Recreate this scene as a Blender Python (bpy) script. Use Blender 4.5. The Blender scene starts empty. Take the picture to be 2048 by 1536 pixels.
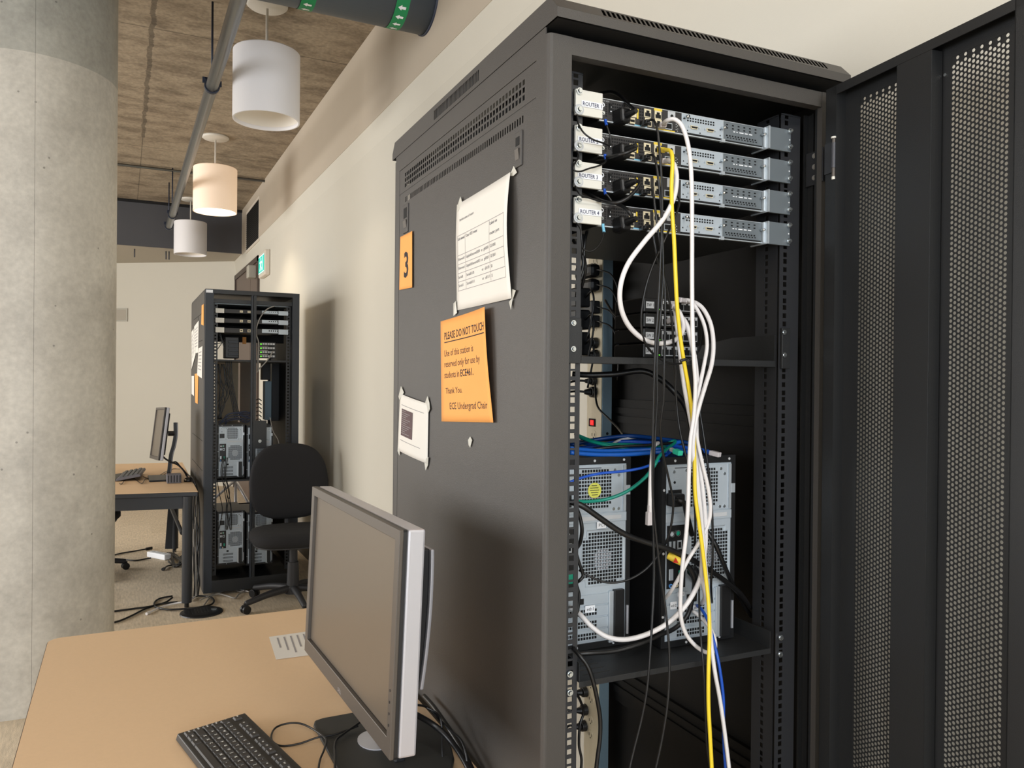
import bpy, math, random
from mathutils import Vector, Matrix
random.seed(7)
sc = bpy.context.scene
PI = math.pi

# ---------------------------------------------------------------- camera
F = 1573.3
yaw, pitch, roll = [math.radians(a) for a in (26.349, -0.279, 0.531)]
cy, sy, cp, sp, cr, sr = math.cos(yaw), math.sin(yaw), math.cos(pitch), math.sin(pitch), math.cos(roll), math.sin(roll)
fw = Vector((sy*cp, cy*cp, sp)); r0 = Vector((cy, -sy, 0)); u0 = r0.cross(fw)
rt = r0*cr + u0*sr; up = u0*cr - r0*sr
CAM = Vector((0, 0, 1.45))
cd = bpy.data.cameras.new('camera'); cam = bpy.data.objects.new('camera', cd)
sc.collection.objects.link(cam); sc.camera = cam
M = Matrix((rt, up, -fw)).transposed().to_4x4(); M.translation = CAM
cam.matrix_world = M
cd.sensor_fit = 'HORIZONTAL'; cd.sensor_width = 36; cd.lens = F/2048*36; cd.clip_start = 0.02; cd.clip_end = 100

# ---------------------------------------------------------------- world, lights, exposure
w = bpy.data.worlds.new('world'); sc.world = w; w.use_nodes = True
w.node_tree.nodes['Background'].inputs[0].default_value = (0.80, 0.90, 1.0, 1)
w.node_tree.nodes['Background'].inputs[1].default_value = 2.0
vs = sc.view_settings
sc.display_settings.display_device = 'sRGB'
vs.view_transform = 'Standard'; vs.look = 'None'; vs.gamma = 1; vs.use_curve_mapping = False
vs.exposure = -0.13
sc.cycles.max_bounces = 8; sc.cycles.diffuse_bounces = 5; sc.cycles.glossy_bounces = 4
sc.cycles.sample_clamp_indirect = 6
sc.cycles.use_denoising = True

def area(name, loc, to, sx, sy_, power, col):
    l = bpy.data.lights.new(name, 'AREA'); l.shape = 'RECTANGLE'; l.size = sx; l.size_y = sy_
    l.energy = power; l.color = col
    o = bpy.data.objects.new(name, l); sc.collection.objects.link(o)
    o.location = loc
    o.rotation_euler = (Vector(to)-Vector(loc)).to_track_quat('-Z', 'Y').to_euler()
    return o
# daylight through the two window bands of the left wall; the back one is fill added behind the camera
area('window_daylight_far', (-4.85, 7.2, 1.75), (1, 6.4, 1.3), 5.6, 1.9, 310, (1.0, 0.965, 0.91))
area('window_daylight_near', (-4.85, 1.0, 1.75), (1, 1.4, 1.3), 3.4, 1.9, 150, (0.98, 0.98, 1.0))
area('window_daylight_back', (-0.9, -3.8, 1.8), (0.9, 1.4, 1.5), 4.2, 1.9, 175, (0.86, 0.93, 1.0))
# broad warm unseen area light under the ceiling, above and behind the camera
area('ceiling_lamps_back', (-1.2, -0.6, 3.2), (-1.2, -0.6, 0), 2.4, 2.4, 28, (1.0, 0.90, 0.78))

# fill light added behind the camera for the door gap and device fronts
area('pendant_lamp_behind', (0.75, -0.95, 2.88), (0.95, -0.3, 0), 0.5, 0.5, 22, (1.0, 0.95, 0.88))

# ---------------------------------------------------------------- frames and picture points
DA = math.radians(1.412)
UX = Vector((math.cos(DA), -math.sin(DA), 0)); UY = Vector((math.sin(DA), math.cos(DA), 0)); UZ = Vector((0, 0, 1))
O = UX*0.572 + UY*1.105
FR = Matrix((UX, UY, UZ)).transposed().to_4x4(); FR.translation = O     # frame of the near rack
ID = Matrix.Identity(4)
def ray(px, py): return rt*((px-1024)/F) - up*((py-768)/F) + fw
def rp(px, py, Y):
    "point of the near rack's frame lying Y behind its front plane"
    v = ray(px, py); d = 1.105+Y
    P = CAM + v*(d/v.dot(UY)) - O
    return Vector((P.dot(UX), P.dot(UY), P.z))
def rs(px, py, X):
    v = ray(px, py); P = CAM + v*((0.572+X)/v.dot(UX)) - O
    return Vector((P.dot(UX), P.dot(UY), P.z))
def wz(px, py, z): v = ray(px, py); return CAM + v*((z-1.45)/v.z)
def wx(px, py, x): v = ray(px, py); return CAM + v*(x/v.x)
def wy(px, py, y): v = ray(px, py); return CAM + v*(y/v.y)

# ---------------------------------------------------------------- materials
def lin(c):
    c = c/255.0
    return c/12.92 if c <= 0.04045 else ((c+0.055)/1.055)**2.4
def col(r, g, b): return (lin(r), lin(g), lin(b), 1)
MT = {}
def mat(name, rgb, rough=0.5, metal=0.0, noise=0, nscale=30, bump=0, bscale=200, spec=0.5, emit=None, estr=0, trans=0, alpha=None):
    m = bpy.data.materials.new(name); m.use_nodes = True; nt = m.node_tree; b = nt.nodes['Principled BSDF']
    c = col(*rgb); b.inputs['Base Color'].default_value = c
    b.inputs['Roughness'].default_value = rough; b.inputs['Metallic'].default_value = metal
    b.inputs['Specular IOR Level'].default_value = spec
    if trans: b.inputs['Transmission Weight'].default_value = trans
    tc = nt.nodes.new('ShaderNodeTexCoord')
    if noise:
        n = nt.nodes.new('ShaderNodeTexNoise'); n.inputs['Scale'].default_value = nscale; n.inputs['Detail'].default_value = 5
        nt.links.new(tc.outputs['Object'], n.inputs['Vector'])
        mr = nt.nodes.new('ShaderNodeMapRange'); mr.inputs[3].default_value = 1-noise; mr.inputs[4].default_value = 1+noise
        nt.links.new(n.outputs['Fac'], mr.inputs[0])
        mx = nt.nodes.new('ShaderNodeVectorMath'); mx.operation = 'SCALE'; mx.inputs[0].default_value = c[:3]
        nt.links.new(mr.outputs[0], mx.inputs['Scale']); nt.links.new(mx.outputs[0], b.inputs['Base Color'])
    if bump:
        n2 = nt.nodes.new('ShaderNodeTexNoise'); n2.inputs['Scale'].default_value = bscale; n2.inputs['Detail'].default_value = 3
        nt.links.new(tc.outputs['Object'], n2.inputs['Vector'])
        bp = nt.nodes.new('ShaderNodeBump'); bp.inputs['Strength'].default_value = bump; bp.inputs['Distance'].default_value = 0.002
        nt.links.new(n2.outputs['Fac'], bp.inputs['Height']); nt.links.new(bp.outputs[0], b.inputs['Normal'])
    if emit:
        b.inputs['Emission Color'].default_value = col(*emit); b.inputs['Emission Strength'].default_value = estr
    MT[name] = m; return m
mat('wall_paint', (203, 198, 185), 0.75, noise=0.02, nscale=3, bump=0.1, bscale=300)
mat('rack_paint', (66, 63, 60), 0.46, bump=0.25, bscale=900, noise=0.04, nscale=6)
mat('rack_dark', (30, 31, 32), 0.42, bump=0.2, bscale=900)
mat('rack_inner', (14, 12, 10), 0.6, bump=0.2, bscale=900, spec=0.22)
mat('rail_black', (42, 43, 46), 0.45)
mat('hinge_grey', (74, 75, 80), 0.35, metal=0.4)
mat('shelf_black', (34, 35, 36), 0.5, bump=0.2, bscale=700, noise=0.3, nscale=12)
mat('black_plastic', (22, 22, 23), 0.42)
mat('black_rubber', (18, 18, 19), 0.38)
mat('dark_hole', (6, 6, 7), 0.8)
mat('router_face', (44, 42, 42), 0.55)
mat('router_body', (70, 72, 74), 0.4, metal=0.6)
mat('steel', (206, 214, 220), 0.36, metal=0.55, noise=0.06, nscale=25)
mat('case_steel', (184, 194, 202), 0.42, metal=0.25, noise=0.06, nscale=20)
mat('screw_steel', (215, 222, 226), 0.22, metal=0.95)
mat('bracket_cream', (220, 218, 209), 0.45, noise=0.04, nscale=60)
mat('bracket_grey', (112, 120, 125), 0.42, metal=0.2)
mat('label_white', (236, 238, 242), 0.6)
mat('label_grey', (190, 192, 194), 0.6)
mat('paper', (222, 218, 210), 0.8, noise=0.02, nscale=20)
mat('paper_orange', (240, 166, 88), 0.8, noise=0.03, nscale=25)
mat('tape', (196, 194, 184), 0.35, noise=0.08, nscale=60)
mat('ink', (34, 30, 34), 0.8)
mat('ink_grey', (96, 98, 104), 0.8)
mat('ink_light', (150, 146, 146), 0.8)
mat('ink_navy', (44, 46, 84), 0.8)
mat('photo_dark', (84, 62, 64), 0.7, noise=0.4, nscale=90)
mat('cable_white', (228, 225, 225), 0.42)
mat('cable_clear', (206, 200, 202), 0.25)
mat('cable_yellow', (238, 208, 52), 0.4)
mat('cable_blue', (24, 92, 184), 0.35)
mat('cable_navy', (14, 62, 128), 0.35)
mat('cable_royal', (30, 84, 190), 0.35)
mat('cable_green', (14, 138, 118), 0.35)
mat('cable_grey', (150, 146, 140), 0.45)
mat('lug_blue', (30, 84, 190), 0.4)
mat('port_cream', (220, 208, 176), 0.45)
mat('port_yellow', (236, 206, 70), 0.5)
mat('port_cyan', (130, 200, 230), 0.5)
mat('sticker_yellow', (214, 212, 92), 0.5, noise=0.3, nscale=700)
mat('led_green', (90, 255, 60), 0.4, emit=(120, 255, 60), estr=1.5)
mat('led_red', (180, 10, 14), 0.3, emit=(255, 20, 24), estr=1.2)
mat('pdu_beige', (212, 200, 172), 0.5)
mat('pdu_grey', (116, 136, 146), 0.45, metal=0.3)
mat('desk_top', (224, 192, 154), 0.55, noise=0.035, nscale=120, bump=0.05, bscale=400)
mat('desk_edge', (70, 52, 48), 0.5)
mat('desk_frame', (44, 46, 50), 0.45)
mat('monitor_bezel', (88, 82, 76), 0.42, metal=0.35)
mat('monitor_silver', (186, 186, 192), 0.35, metal=0.35)
mat('monitor_black', (26, 27, 30), 0.4)
mat('screen', (98, 88, 76), 0.30, spec=0.7)
mat('base_black', (46, 46, 44), 0.6, noise=0.1, nscale=40)
mat('key_black', (50, 47, 45), 0.5)
mat('keyboard_black', (42, 40, 38), 0.5)
mat('key_print', (226, 226, 222), 0.6)
mat('fabric_black', (34, 34, 37), 0.95, noise=0.25, nscale=400, bump=0.5, bscale=900)
mat('chair_plastic', (46, 46, 49), 0.55)
mat('shade_off', (236, 234, 236), 0.6, noise=0.01, nscale=80, emit=(226, 222, 220), estr=0.0)
mat('shade_inner', (236, 230, 220), 0.6)
mat('rod_white', (210, 205, 195), 0.5)
mat('lamp_glow', (255, 236, 206), 0.5, emit=(255, 232, 200), estr=6)
mat('pipe_steel', (120, 122, 122), 0.32, metal=0.8, noise=0.1, nscale=8)
mat('duct_grey', (82, 90, 98), 0.5, noise=0.05, nscale=5)
mat('band_green', (18, 132, 78), 0.5)
mat('clamp_blue', (36, 44, 62), 0.5)
mat('fascia_dark', (74, 74, 78), 0.7, noise=0.05, nscale=3)
mat('soffit_grey', (178, 170, 156), 0.75)
mat('vent_dark', (52, 48, 44), 0.6)
mat('brown_board', (150, 132, 114), 0.7, noise=0.08, nscale=20)
mat('door_brown', (92, 76, 68), 0.45, noise=0.06, nscale=6)
mat('frame_brown', (70, 58, 52), 0.5)
mat('sign_housing', (214, 204, 190), 0.5)
mat('sign_green', (30, 180, 160), 0.5, emit=(40, 190, 168), estr=0.8)
mat('sign_white', (240, 255, 250), 0.5, emit=(235, 255, 250), estr=1.1)
mat('grille_grey', (170, 166, 154), 0.6)
mat('grey_plastic', (104, 102, 108), 0.5)
mat('key_grey', (96, 98, 98), 0.5)
mat('tan_panel', (214, 196, 166), 0.8, noise=0.12, nscale=30)
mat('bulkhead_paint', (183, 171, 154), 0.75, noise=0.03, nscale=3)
mat('glass_green', (70, 230, 190), 0.3)
mat('logo_chrome', (200, 196, 188), 0.3, metal=0.8)
mat('red', (200, 40, 30), 0.5)
mat('jack_green', (26, 158, 128), 0.4)
mat('jack_blue', (90, 150, 220), 0.4)
mat('cable_heap', (28, 36, 58), 0.45)

def concrete(name, base, dark, kind):
    m = bpy.data.materials.new(name); m.use_nodes = True; nt = m.node_tree; b = nt.nodes['Principled BSDF']; L = nt.links
    b.inputs['Roughness'].default_value = 0.8 if kind != 'column' else 0.5
    tc = nt.nodes.new('ShaderNodeTexCoord'); mp = nt.nodes.new('ShaderNodeMapping'); L.new(tc.outputs['Object'], mp.inputs[0])
    if kind == 'ceiling': mp.inputs['Scale'].default_value = (1.0, 1.7, 1)
    n1 = nt.nodes.new('ShaderNodeTexNoise'); n1.inputs['Scale'].default_value = 3.2 if kind == 'ceiling' else 2.5; n1.inputs['Detail'].default_value = 9; n1.inputs['Roughness'].default_value = 0.68
    n2 = nt.nodes.new('ShaderNodeTexNoise'); n2.inputs['Scale'].default_value = 45; n2.inputs['Detail'].default_value = 6
    L.new(mp.outputs[0], n1.inputs[0]); L.new(tc.outputs['Object'], n2.inputs[0])
    cr_ = nt.nodes.new('ShaderNodeValToRGB'); cr_.color_ramp.elements[0].position = 0.36; cr_.color_ramp.elements[1].position = 0.56
    cr_.color_ramp.elements[0].color = col(*dark); cr_.color_ramp.elements[1].color = col(*base)
    L.new(n1.outputs[0], cr_.inputs[0])
    mr = nt.nodes.new('ShaderNodeMapRange'); mr.inputs[1].default_value = 0.3; mr.inputs[2].default_value = 0.7; mr.inputs[3].default_value = 0.90 if kind == 'column' else 0.78; mr.inputs[4].default_value = 1.07 if kind == 'column' else 1.16
    L.new(n2.outputs[0], mr.inputs[0])
    sc1 = nt.nodes.new('ShaderNodeVectorMath'); sc1.operation = 'SCALE'; L.new(cr_.outputs[0], sc1.inputs[0]); L.new(mr.outputs[0], sc1.inputs['Scale'])
    out = sc1.outputs[0]
    sx = nt.nodes.new('ShaderNodeSeparateXYZ'); L.new(tc.outputs['Object'], sx.inputs[0])
    def math_(op, a, bb=None):
        n = nt.nodes.new('ShaderNodeMath'); n.operation = op
        for i, v in enumerate((a, bb)):
            if v is None: continue
            if isinstance(v, (int, float)): n.inputs[i].default_value = v
            else: L.new(v, n.inputs[i])
        return n.outputs[0]
    fac = None
    def line(coord, pos, wd, wob=0.0):
        d = math_('SUBTRACT', coord, pos)
        if wob: d = math_('ADD', d, math_('MULTIPLY', math_('SUBTRACT', n1.outputs[0], 0.5), wob))
        return math_('LESS_THAN', math_('ABSOLUTE', d), wd)
    if kind == 'ceiling':
        seam = math_('MULTIPLY', line(sx.outputs[0], 0.147, 0.014, 0.07), math_('LESS_THAN', sx.outputs[1], 7.6))
        fac = math_('MAXIMUM', seam, line(sx.outputs[0], 0.147, 0.004))
        for yy in (2.5, 5.2, 7.9, 10.6): fac = math_('MAXIMUM', fac, line(sx.outputs[1], yy, 0.006))
        for xx in (-2.3, -4.7): fac = math_('MAXIMUM', fac, line(sx.outputs[0], xx, 0.006))
        amt = 0.55
    if kind == 'column':
        # the colour is multiplied greyer above a set height; small air holes pit the surface
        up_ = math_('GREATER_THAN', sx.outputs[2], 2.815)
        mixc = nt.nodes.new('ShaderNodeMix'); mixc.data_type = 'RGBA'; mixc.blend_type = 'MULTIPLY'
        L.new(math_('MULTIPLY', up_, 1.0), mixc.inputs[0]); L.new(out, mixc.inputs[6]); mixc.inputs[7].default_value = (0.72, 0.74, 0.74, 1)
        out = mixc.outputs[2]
        vo = nt.nodes.new('ShaderNodeTexVoronoi'); vo.inputs['Scale'].default_value = 16; L.new(tc.outputs['Object'], vo.inputs[0])
        n3 = nt.nodes.new('ShaderNodeTexNoise'); n3.inputs['Scale'].default_value = 3; L.new(tc.outputs['Object'], n3.inputs[0])
        fac = math_('MULTIPLY', math_('LESS_THAN', vo.outputs['Distance'], 0.075), math_('GREATER_THAN', n3.outputs[0], 0.52))
        fac = math_('MAXIMUM', fac, math_('MULTIPLY', line(sx.outputs[0], 0.05, 0.0010), math_('LESS_THAN', sx.outputs[1], 0.0)))
        amt = 0.5
    mk = nt.nodes.new('ShaderNodeMix'); mk.data_type = 'RGBA'; mk.blend_type = 'MULTIPLY'
    L.new(math_('MULTIPLY', fac, amt), mk.inputs[0]); L.new(out, mk.inputs[6]); mk.inputs[7].default_value = (0.1, 0.09, 0.08, 1)
    L.new(mk.outputs[2], b.inputs['Base Color'])
    bp = nt.nodes.new('ShaderNodeBump'); bp.inputs['Strength'].default_value = 0.3; bp.inputs['Distance'].default_value = 0.004
    L.new(n2.outputs[0], bp.inputs['Height']); L.new(bp.outputs[0], b.inputs['Normal'])
    MT[name] = m
concrete('concrete_ceiling', (158, 143, 122), (118, 104, 86), 'ceiling')
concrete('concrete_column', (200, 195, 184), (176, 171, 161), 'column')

def carpet():
    m = bpy.data.materials.new('carpet'); m.use_nodes = True; nt = m.node_tree; b = nt.nodes['Principled BSDF']; L = nt.links
    b.inputs['Roughness'].default_value = 0.95
    tc = nt.nodes.new('ShaderNodeTexCoord')
    br = nt.nodes.new('ShaderNodeTexBrick'); br.inputs['Scale'].default_value = 1.0; br.inputs['Brick Width'].default_value = 0.5; br.inputs['Row Height'].default_value = 0.5
    br.inputs['Mortar Size'].default_value = 0.0; br.inputs['Color1'].default_value = col(206, 190, 166); br.inputs['Color2'].default_value = col(194, 178, 154)
    L.new(tc.outputs['Object'], br.inputs[0])
    mp = nt.nodes.new('ShaderNodeMapping'); mp.inputs['Scale'].default_value = (60, 9, 1); L.new(tc.outputs['Object'], mp.inputs[0])
    n = nt.nodes.new('ShaderNodeTexNoise'); n.inputs['Scale'].default_value = 1.5; n.inputs['Detail'].default_value = 6; L.new(mp.outputs[0], n.inputs[0])
    n2 = nt.nodes.new('ShaderNodeTexNoise'); n2.inputs['Scale'].default_value = 260; L.new(tc.outputs['Object'], n2.inputs[0])
    mr = nt.nodes.new('ShaderNodeMapRange'); mr.inputs[1].default_value = 0.3; mr.inputs[2].default_value = 0.7; mr.inputs[3].default_value = 0.82; mr.inputs[4].default_value = 1.14
    L.new(n.outputs[0], mr.inputs[0])
    v = nt.nodes.new('ShaderNodeVectorMath'); v.operation = 'SCALE'; L.new(br.outputs[0], v.inputs[0]); L.new(mr.outputs[0], v.inputs['Scale'])
    L.new(v.outputs[0], b.inputs['Base Color'])
    bp = nt.nodes.new('ShaderNodeBump'); bp.inputs['Strength'].default_value = 0.5; bp.inputs['Distance'].default_value = 0.003
    L.new(n2.outputs[0], bp.inputs['Height']); L.new(bp.outputs[0], b.inputs['Normal'])
    MT['carpet'] = m
carpet()

# ---------------------------------------------------------------- mesh helpers
class MB:
    def __init__(s, tf=None): s.v = []; s.f = []; s.tf = tf
    def add(s, vs_, fs):
        n = len(s.v); s.v += [Vector(p) if s.tf is None else Vector(s.tf(*p)) for p in vs_]; s.f += [tuple(i+n for i in f) for f in fs]; return s
    def box(s, x0, x1, y0, y1, z0, z1):
        return s.add([(x0,y0,z0),(x1,y0,z0),(x1,y1,z0),(x0,y1,z0),(x0,y0,z1),(x1,y0,z1),(x1,y1,z1),(x0,y1,z1)],
                     [(0,3,2,1),(4,5,6,7),(0,1,5,4),(1,2,6,5),(2,3,7,6),(3,0,4,7)])
    def quad(s, a, b, c, d): return s.add([a,b,c,d], [(0,1,2,3)])
    def slab(s, pts, dv):
        "polygon extruded along dv"
        n = len(pts); dv = Vector(dv); P = [Vector(p) for p in pts]
        return s.add(P+[p+dv for p in P], [tuple(range(n-1,-1,-1)), tuple(range(n, 2*n))]+[(i,(i+1)%n,n+(i+1)%n,n+i) for i in range(n)])
    def cone(s, a, b, ra, rb, n=16, caps=True):
        a = Vector(a); b = Vector(b); d = (b-a).normalized(); u = d.orthogonal().normalized(); v = d.cross(u)
        vs_ = [a+(u*math.cos(2*PI*i/n)+v*math.sin(2*PI*i/n))*ra for i in range(n)]+[b+(u*math.cos(2*PI*i/n)+v*math.sin(2*PI*i/n))*rb for i in range(n)]
        fs = [(i,(i+1)%n,n+(i+1)%n,n+i) for i in range(n)]
        if caps: fs += [tuple(range(n-1,-1,-1)), tuple(range(n,2*n))]
        return s.add(vs_, fs)
    def cyl(s, a, b, r, n=16): return s.cone(a, b, r, r, n)
    def lathe(s, c, prof, n=24, axis='z'):
        c = Vector(c); vs_ = []
        for (r, h) in prof:
            for i in range(n):
                t = 2*PI*i/n; a, b_ = r*math.cos(t), r*math.sin(t)
                vs_.append(c+Vector({'z':(a,b_,h),'y':(a,h,b_),'x':(h,a,b_)}[axis]))
        fs = [(j*n+i, j*n+(i+1)%n, (j+1)*n+(i+1)%n, (j+1)*n+i) for j in range(len(prof)-1) for i in range(n)]
        return s.add(vs_, fs)
    def tube(s, pts, r, n=8, smooth=True, seg=6):
        P = [Vector(p) for p in pts]
        if smooth and len(P) > 2:
            Q = []
            for i in range(len(P)-1):
                p0 = P[max(i-1,0)]; p1 = P[i]; p2 = P[i+1]; p3 = P[min(i+2,len(P)-1)]
                for k in range(seg):
                    t = k/seg
                    Q.append(0.5*((2*p1)+(p2-p0)*t+(2*p0-5*p1+4*p2-p3)*t*t+(3*p1-p0-3*p2+p3)*t*t*t))
            Q.append(P[-1]); P = Q
        vs_ = []; u = None
        for i, p in enumerate(P):
            d = (P[min(i+1,len(P)-1)]-P[max(i-1,0)])
            d = d.normalized() if d.length > 1e-9 else Vector((0,0,1))
            u = d.orthogonal().normalized() if u is None else (u-d*u.dot(d))
            u = u.normalized() if u.length > 1e-6 else d.orthogonal().normalized()
            v = d.cross(u)
            rr = r if not callable(r) else r(i/(len(P)-1))
            vs_ += [p+(u*math.cos(2*PI*k/n)+v*math.sin(2*PI*k/n))*rr for k in range(n)]
        m = len(P)
        fs = [(j*n+i, j*n+(i+1)%n, (j+1)*n+(i+1)%n, (j+1)*n+i) for j in range(m-1) for i in range(n)]
        fs += [tuple(range(n-1,-1,-1)), tuple(range((m-1)*n, m*n))]
        return s.add(vs_, fs)
    def grid(s, us, vs_, hole, pt):
        "cells of the us x vs grid, skipping those where hole(i,j)"
        nu, nv = len(us), len(vs_); n = len(s.v)
        s.add([pt(a, b) for b in vs_ for a in us], [(j*nu+i, j*nu+i+1, (j+1)*nu+i+1, (j+1)*nu+i) for j in range(nv-1) for i in range(nu-1) if not hole(i, j)])
        return s
ORG = {}; FRM = {}
def new(name, me, parent=None): 
    o = bpy.data.objects.new(name, me); sc.collection.objects.link(o)
    if parent: o.parent = parent; ORG[o] = ORG[parent]; FRM[o] = FRM[parent]
    return o
def mesh_of(name, mb, m, off, smooth, fix=True):
    me = bpy.data.meshes.new(name); me.from_pydata([p-off for p in mb.v], [], mb.f)
    me.materials.append(MT[m]); 
    import bmesh
    bm = bmesh.new(); bm.from_mesh(me)
    if fix: bmesh.ops.recalc_face_normals(bm, faces=bm.faces)
    bm.to_mesh(me); bm.free()
    if smooth:
        for p in me.polygons: p.use_smooth = True
    me.update(); return me
def fin(o, bevel=0, solid=0, smooth=False, seg=2, solo_off=-1):
    if solid: q = o.modifiers.new('s', 'SOLIDIFY'); q.thickness = solid; q.offset = solo_off
    if bevel:
        q = o.modifiers.new('b', 'BEVEL'); q.width = bevel; q.segments = seg; q.limit_method = 'ANGLE'; q.angle_limit = 0.6
    return o
def part(name, mb, m, parent, smooth=False, bevel=0, solid=0, label=None, so=-1, fix=True):
    o = new(name, mesh_of(name, mb, m, ORG[parent], smooth, fix), parent); fin(o, bevel, solid, solo_off=so)
    if label: o['label'] = label
    return o
def tag(o, label, cat, group=None, kind=None):
    if kind: o['kind'] = kind
    if label: o['label'] = label
    if cat: o['category'] = cat
    if group: o['group'] = group
    return o
def thing(name, label, cat, at, frame=ID, group=None):
    o = bpy.data.objects.new(name, None); o.empty_display_size = 0.05; sc.collection.objects.link(o)
    at = Vector(at); o.matrix_world = frame @ Matrix.Translation(at); ORG[o] = at; FRM[o] = frame
    return tag(o, label, cat, group)
def solo(name, mb, m, label, cat, at=None, frame=ID, group=None, smooth=False, bevel=0, solid=0, kind=None, so=-1):
    at = Vector(at) if at is not None else (mb.v[0].copy() if frame is not ID or kind is None else Vector((0,0,0)))
    o = new(name, mesh_of(name, mb, m, at, smooth)); o.matrix_world = frame @ Matrix.Translation(at); ORG[o] = at; FRM[o] = frame
    fin(o, bevel, solid, solo_off=so); return tag(o, label, cat, group, kind)
def struct(name, mb, m, label=None, **k): return solo(name, mb, m, label, None, at=(0,0,0), kind='structure', **k)
def copy_tree(o, parent=None):
    c = o.copy(); sc.collection.objects.link(c); c.parent = parent; ORG[c] = ORG[o]; FRM[c] = FRM[o]
    for ch in list(o.children): copy_tree(ch, c)
    return c
def place(o, at, frame=None, rz=0):
    frame = frame or FRM[o]
    o.matrix_world = frame @ Matrix.Translation(Vector(at)) @ Matrix.Rotation(rz, 4, 'Z'); return o
TXT = {}
def text2d(s, size, bold=0.0, sx=1.0, align='LEFT'):
    key = (s, bold)
    if key not in TXT:
        cu = bpy.data.curves.new('t', 'FONT'); cu.body = s; cu.size = 1.0; cu.offset = bold; cu.resolution_u = 2; cu.fill_mode = 'FRONT'
        o = bpy.data.objects.new('t', cu); sc.collection.objects.link(o)
        dg = bpy.context.evaluated_depsgraph_get(); me = bpy.data.meshes.new_from_object(o.evaluated_get(dg))
        TXT[key] = ([v.co.copy() for v in me.vertices], [tuple(p.vertices) for p in me.polygons])
        bpy.data.objects.remove(o); bpy.data.curves.remove(cu); bpy.data.meshes.remove(me)
    vs_, fs = TXT[key]
    w_ = max([v.x for v in vs_] or [0])*size*sx
    dx = {'LEFT': 0, 'CENTER': -w_/2, 'RIGHT': -w_}[align]
    return [(v.x*size*sx+dx, v.y*size) for v in vs_], fs, w_
def text(mb, s, size, x, y, pt, bold=0.0, width=None, align='LEFT'):
    "writes s with baseline start (x,y) into mb through pt(u,v)"
    sx = 1.0
    if width: sx = width/max(text2d(s, size, bold)[2], 1e-6)
    vs_, fs, _ = text2d(s, size, bold, sx, align)
    mb.add([pt(x+a, y+b) for a, b in vs_], fs); return mb
def screw_mb(mb, p, r=0.006, h=0.004, d=(0,-1,0)):
    p = Vector(p); d = Vector(d)
    mb.cone(p, p+d*h*0.5, r, r, 14); mb.cone(p+d*h*0.5, p+d*h, r*0.72, r*0.55, 12); return mb

#PART2
# ================================================================ THE ROOM
XL, YB, ZC = -5.0, -4.0, 3.54
struct('floor', MB().box(XL-.2, 1.5, YB-.2, 13.2, -0.1, 0), 'carpet')
struct('ceiling', MB().box(XL-.2, 1.5, YB-.2, 13.2, ZC, ZC+.15), 'concrete_ceiling')
m = MB()
prof = [(1.35,0),(1.35,2.847),(1.33,2.983),(1.33,ZC),(1.5,ZC),(1.5,0)]
m.slab([(x, YB, z) for x, z in prof], (0, 11.06-YB, 0))
struct('wall_right', m, 'wall_paint')
m = MB().slab([(1.5,10.93,0),(1.35,11.033,0),(-1.2,12.86,0),(XL,12.86,0),(XL,13.0,0),(1.5,13.0,0)], (0,0,ZC))
struct('wall_far', m, 'wall_paint')
def wall_holes(name, pt, us, zs, holes):
    m = MB().grid(us, zs, lambda i, j: (i, j) in holes, pt)
    return struct(name, m, 'wall_paint', solid=0.12)
wall_holes('wall_left', lambda a, b: (XL, a, b), [YB, -0.3, 3.1, 4.4, 10.0, 12.9], [0, 0.8, 2.7, ZC], {(1,1),(3,1)})
wall_holes('wall_back', lambda a, b: (a, YB, b), [XL, -3.0, 1.2, 1.5], [0, 0.85, 2.75, ZC], {(1,1)})  # opening added in the unseen back wall for front fill
def window(i, pts, n):
    "white mullioned window in the opening given by two corners"
    (x0,y0,z0),(x1,y1,z1) = pts; m = MB(); t = 0.03
    for k in range(n+1):
        a = k/n; x = x0+(x1-x0)*a; y = y0+(y1-y0)*a; m.box(x-t, x+t, y-t, y+t, z0, z1)
    for z in (z0, z1-0.05): m.box(min(x0,x1)-t, max(x0,x1)+t, min(y0,y1)-t, max(y0,y1)+t, z, z+0.05)
    return struct('window_%d' % i, m, 'soffit_grey')
window(1, ((XL+.05,4.4,0.8),(XL+.05,10.0,2.7)), 4)
window(2, ((XL+.05,-0.3,0.8),(XL+.05,3.1,2.7)), 3)
window(3, ((-3.0,YB+.05,0.85),(1.2,YB+.05,2.75)), 3)  # unseen window added to frame the front fill opening
struct('trim_4', MB().box(1.3275,1.3305,YB,10.33,2.984,ZC-.001), 'bulkhead_paint')  # thin sheet giving the wall above the sloped strip a darker tone
# dark beam crossing the far end, with its grey underside
struct('trim_1', MB().box(XL, 1.33, 10.33, 10.36, 3.0, ZC-.02), 'fascia_dark')
struct('trim_2', MB().slab([(XL,10.36,3.0),(1.33,10.36,3.0),(1.33,11.05,3.0),(-1.2,12.86,3.0),(XL,12.86,3.0)], (0,0,0.03)), 'soffit_grey')
struct('trim_3', MB().box(XL, 1.33, 10.30, 10.36, ZC-.03, ZC), 'dark_hole')
# baseboards
struct('baseboard_right', MB().box(1.335, 1.35, YB, 9.1, 0, 0.1), 'vent_dark')
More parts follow.
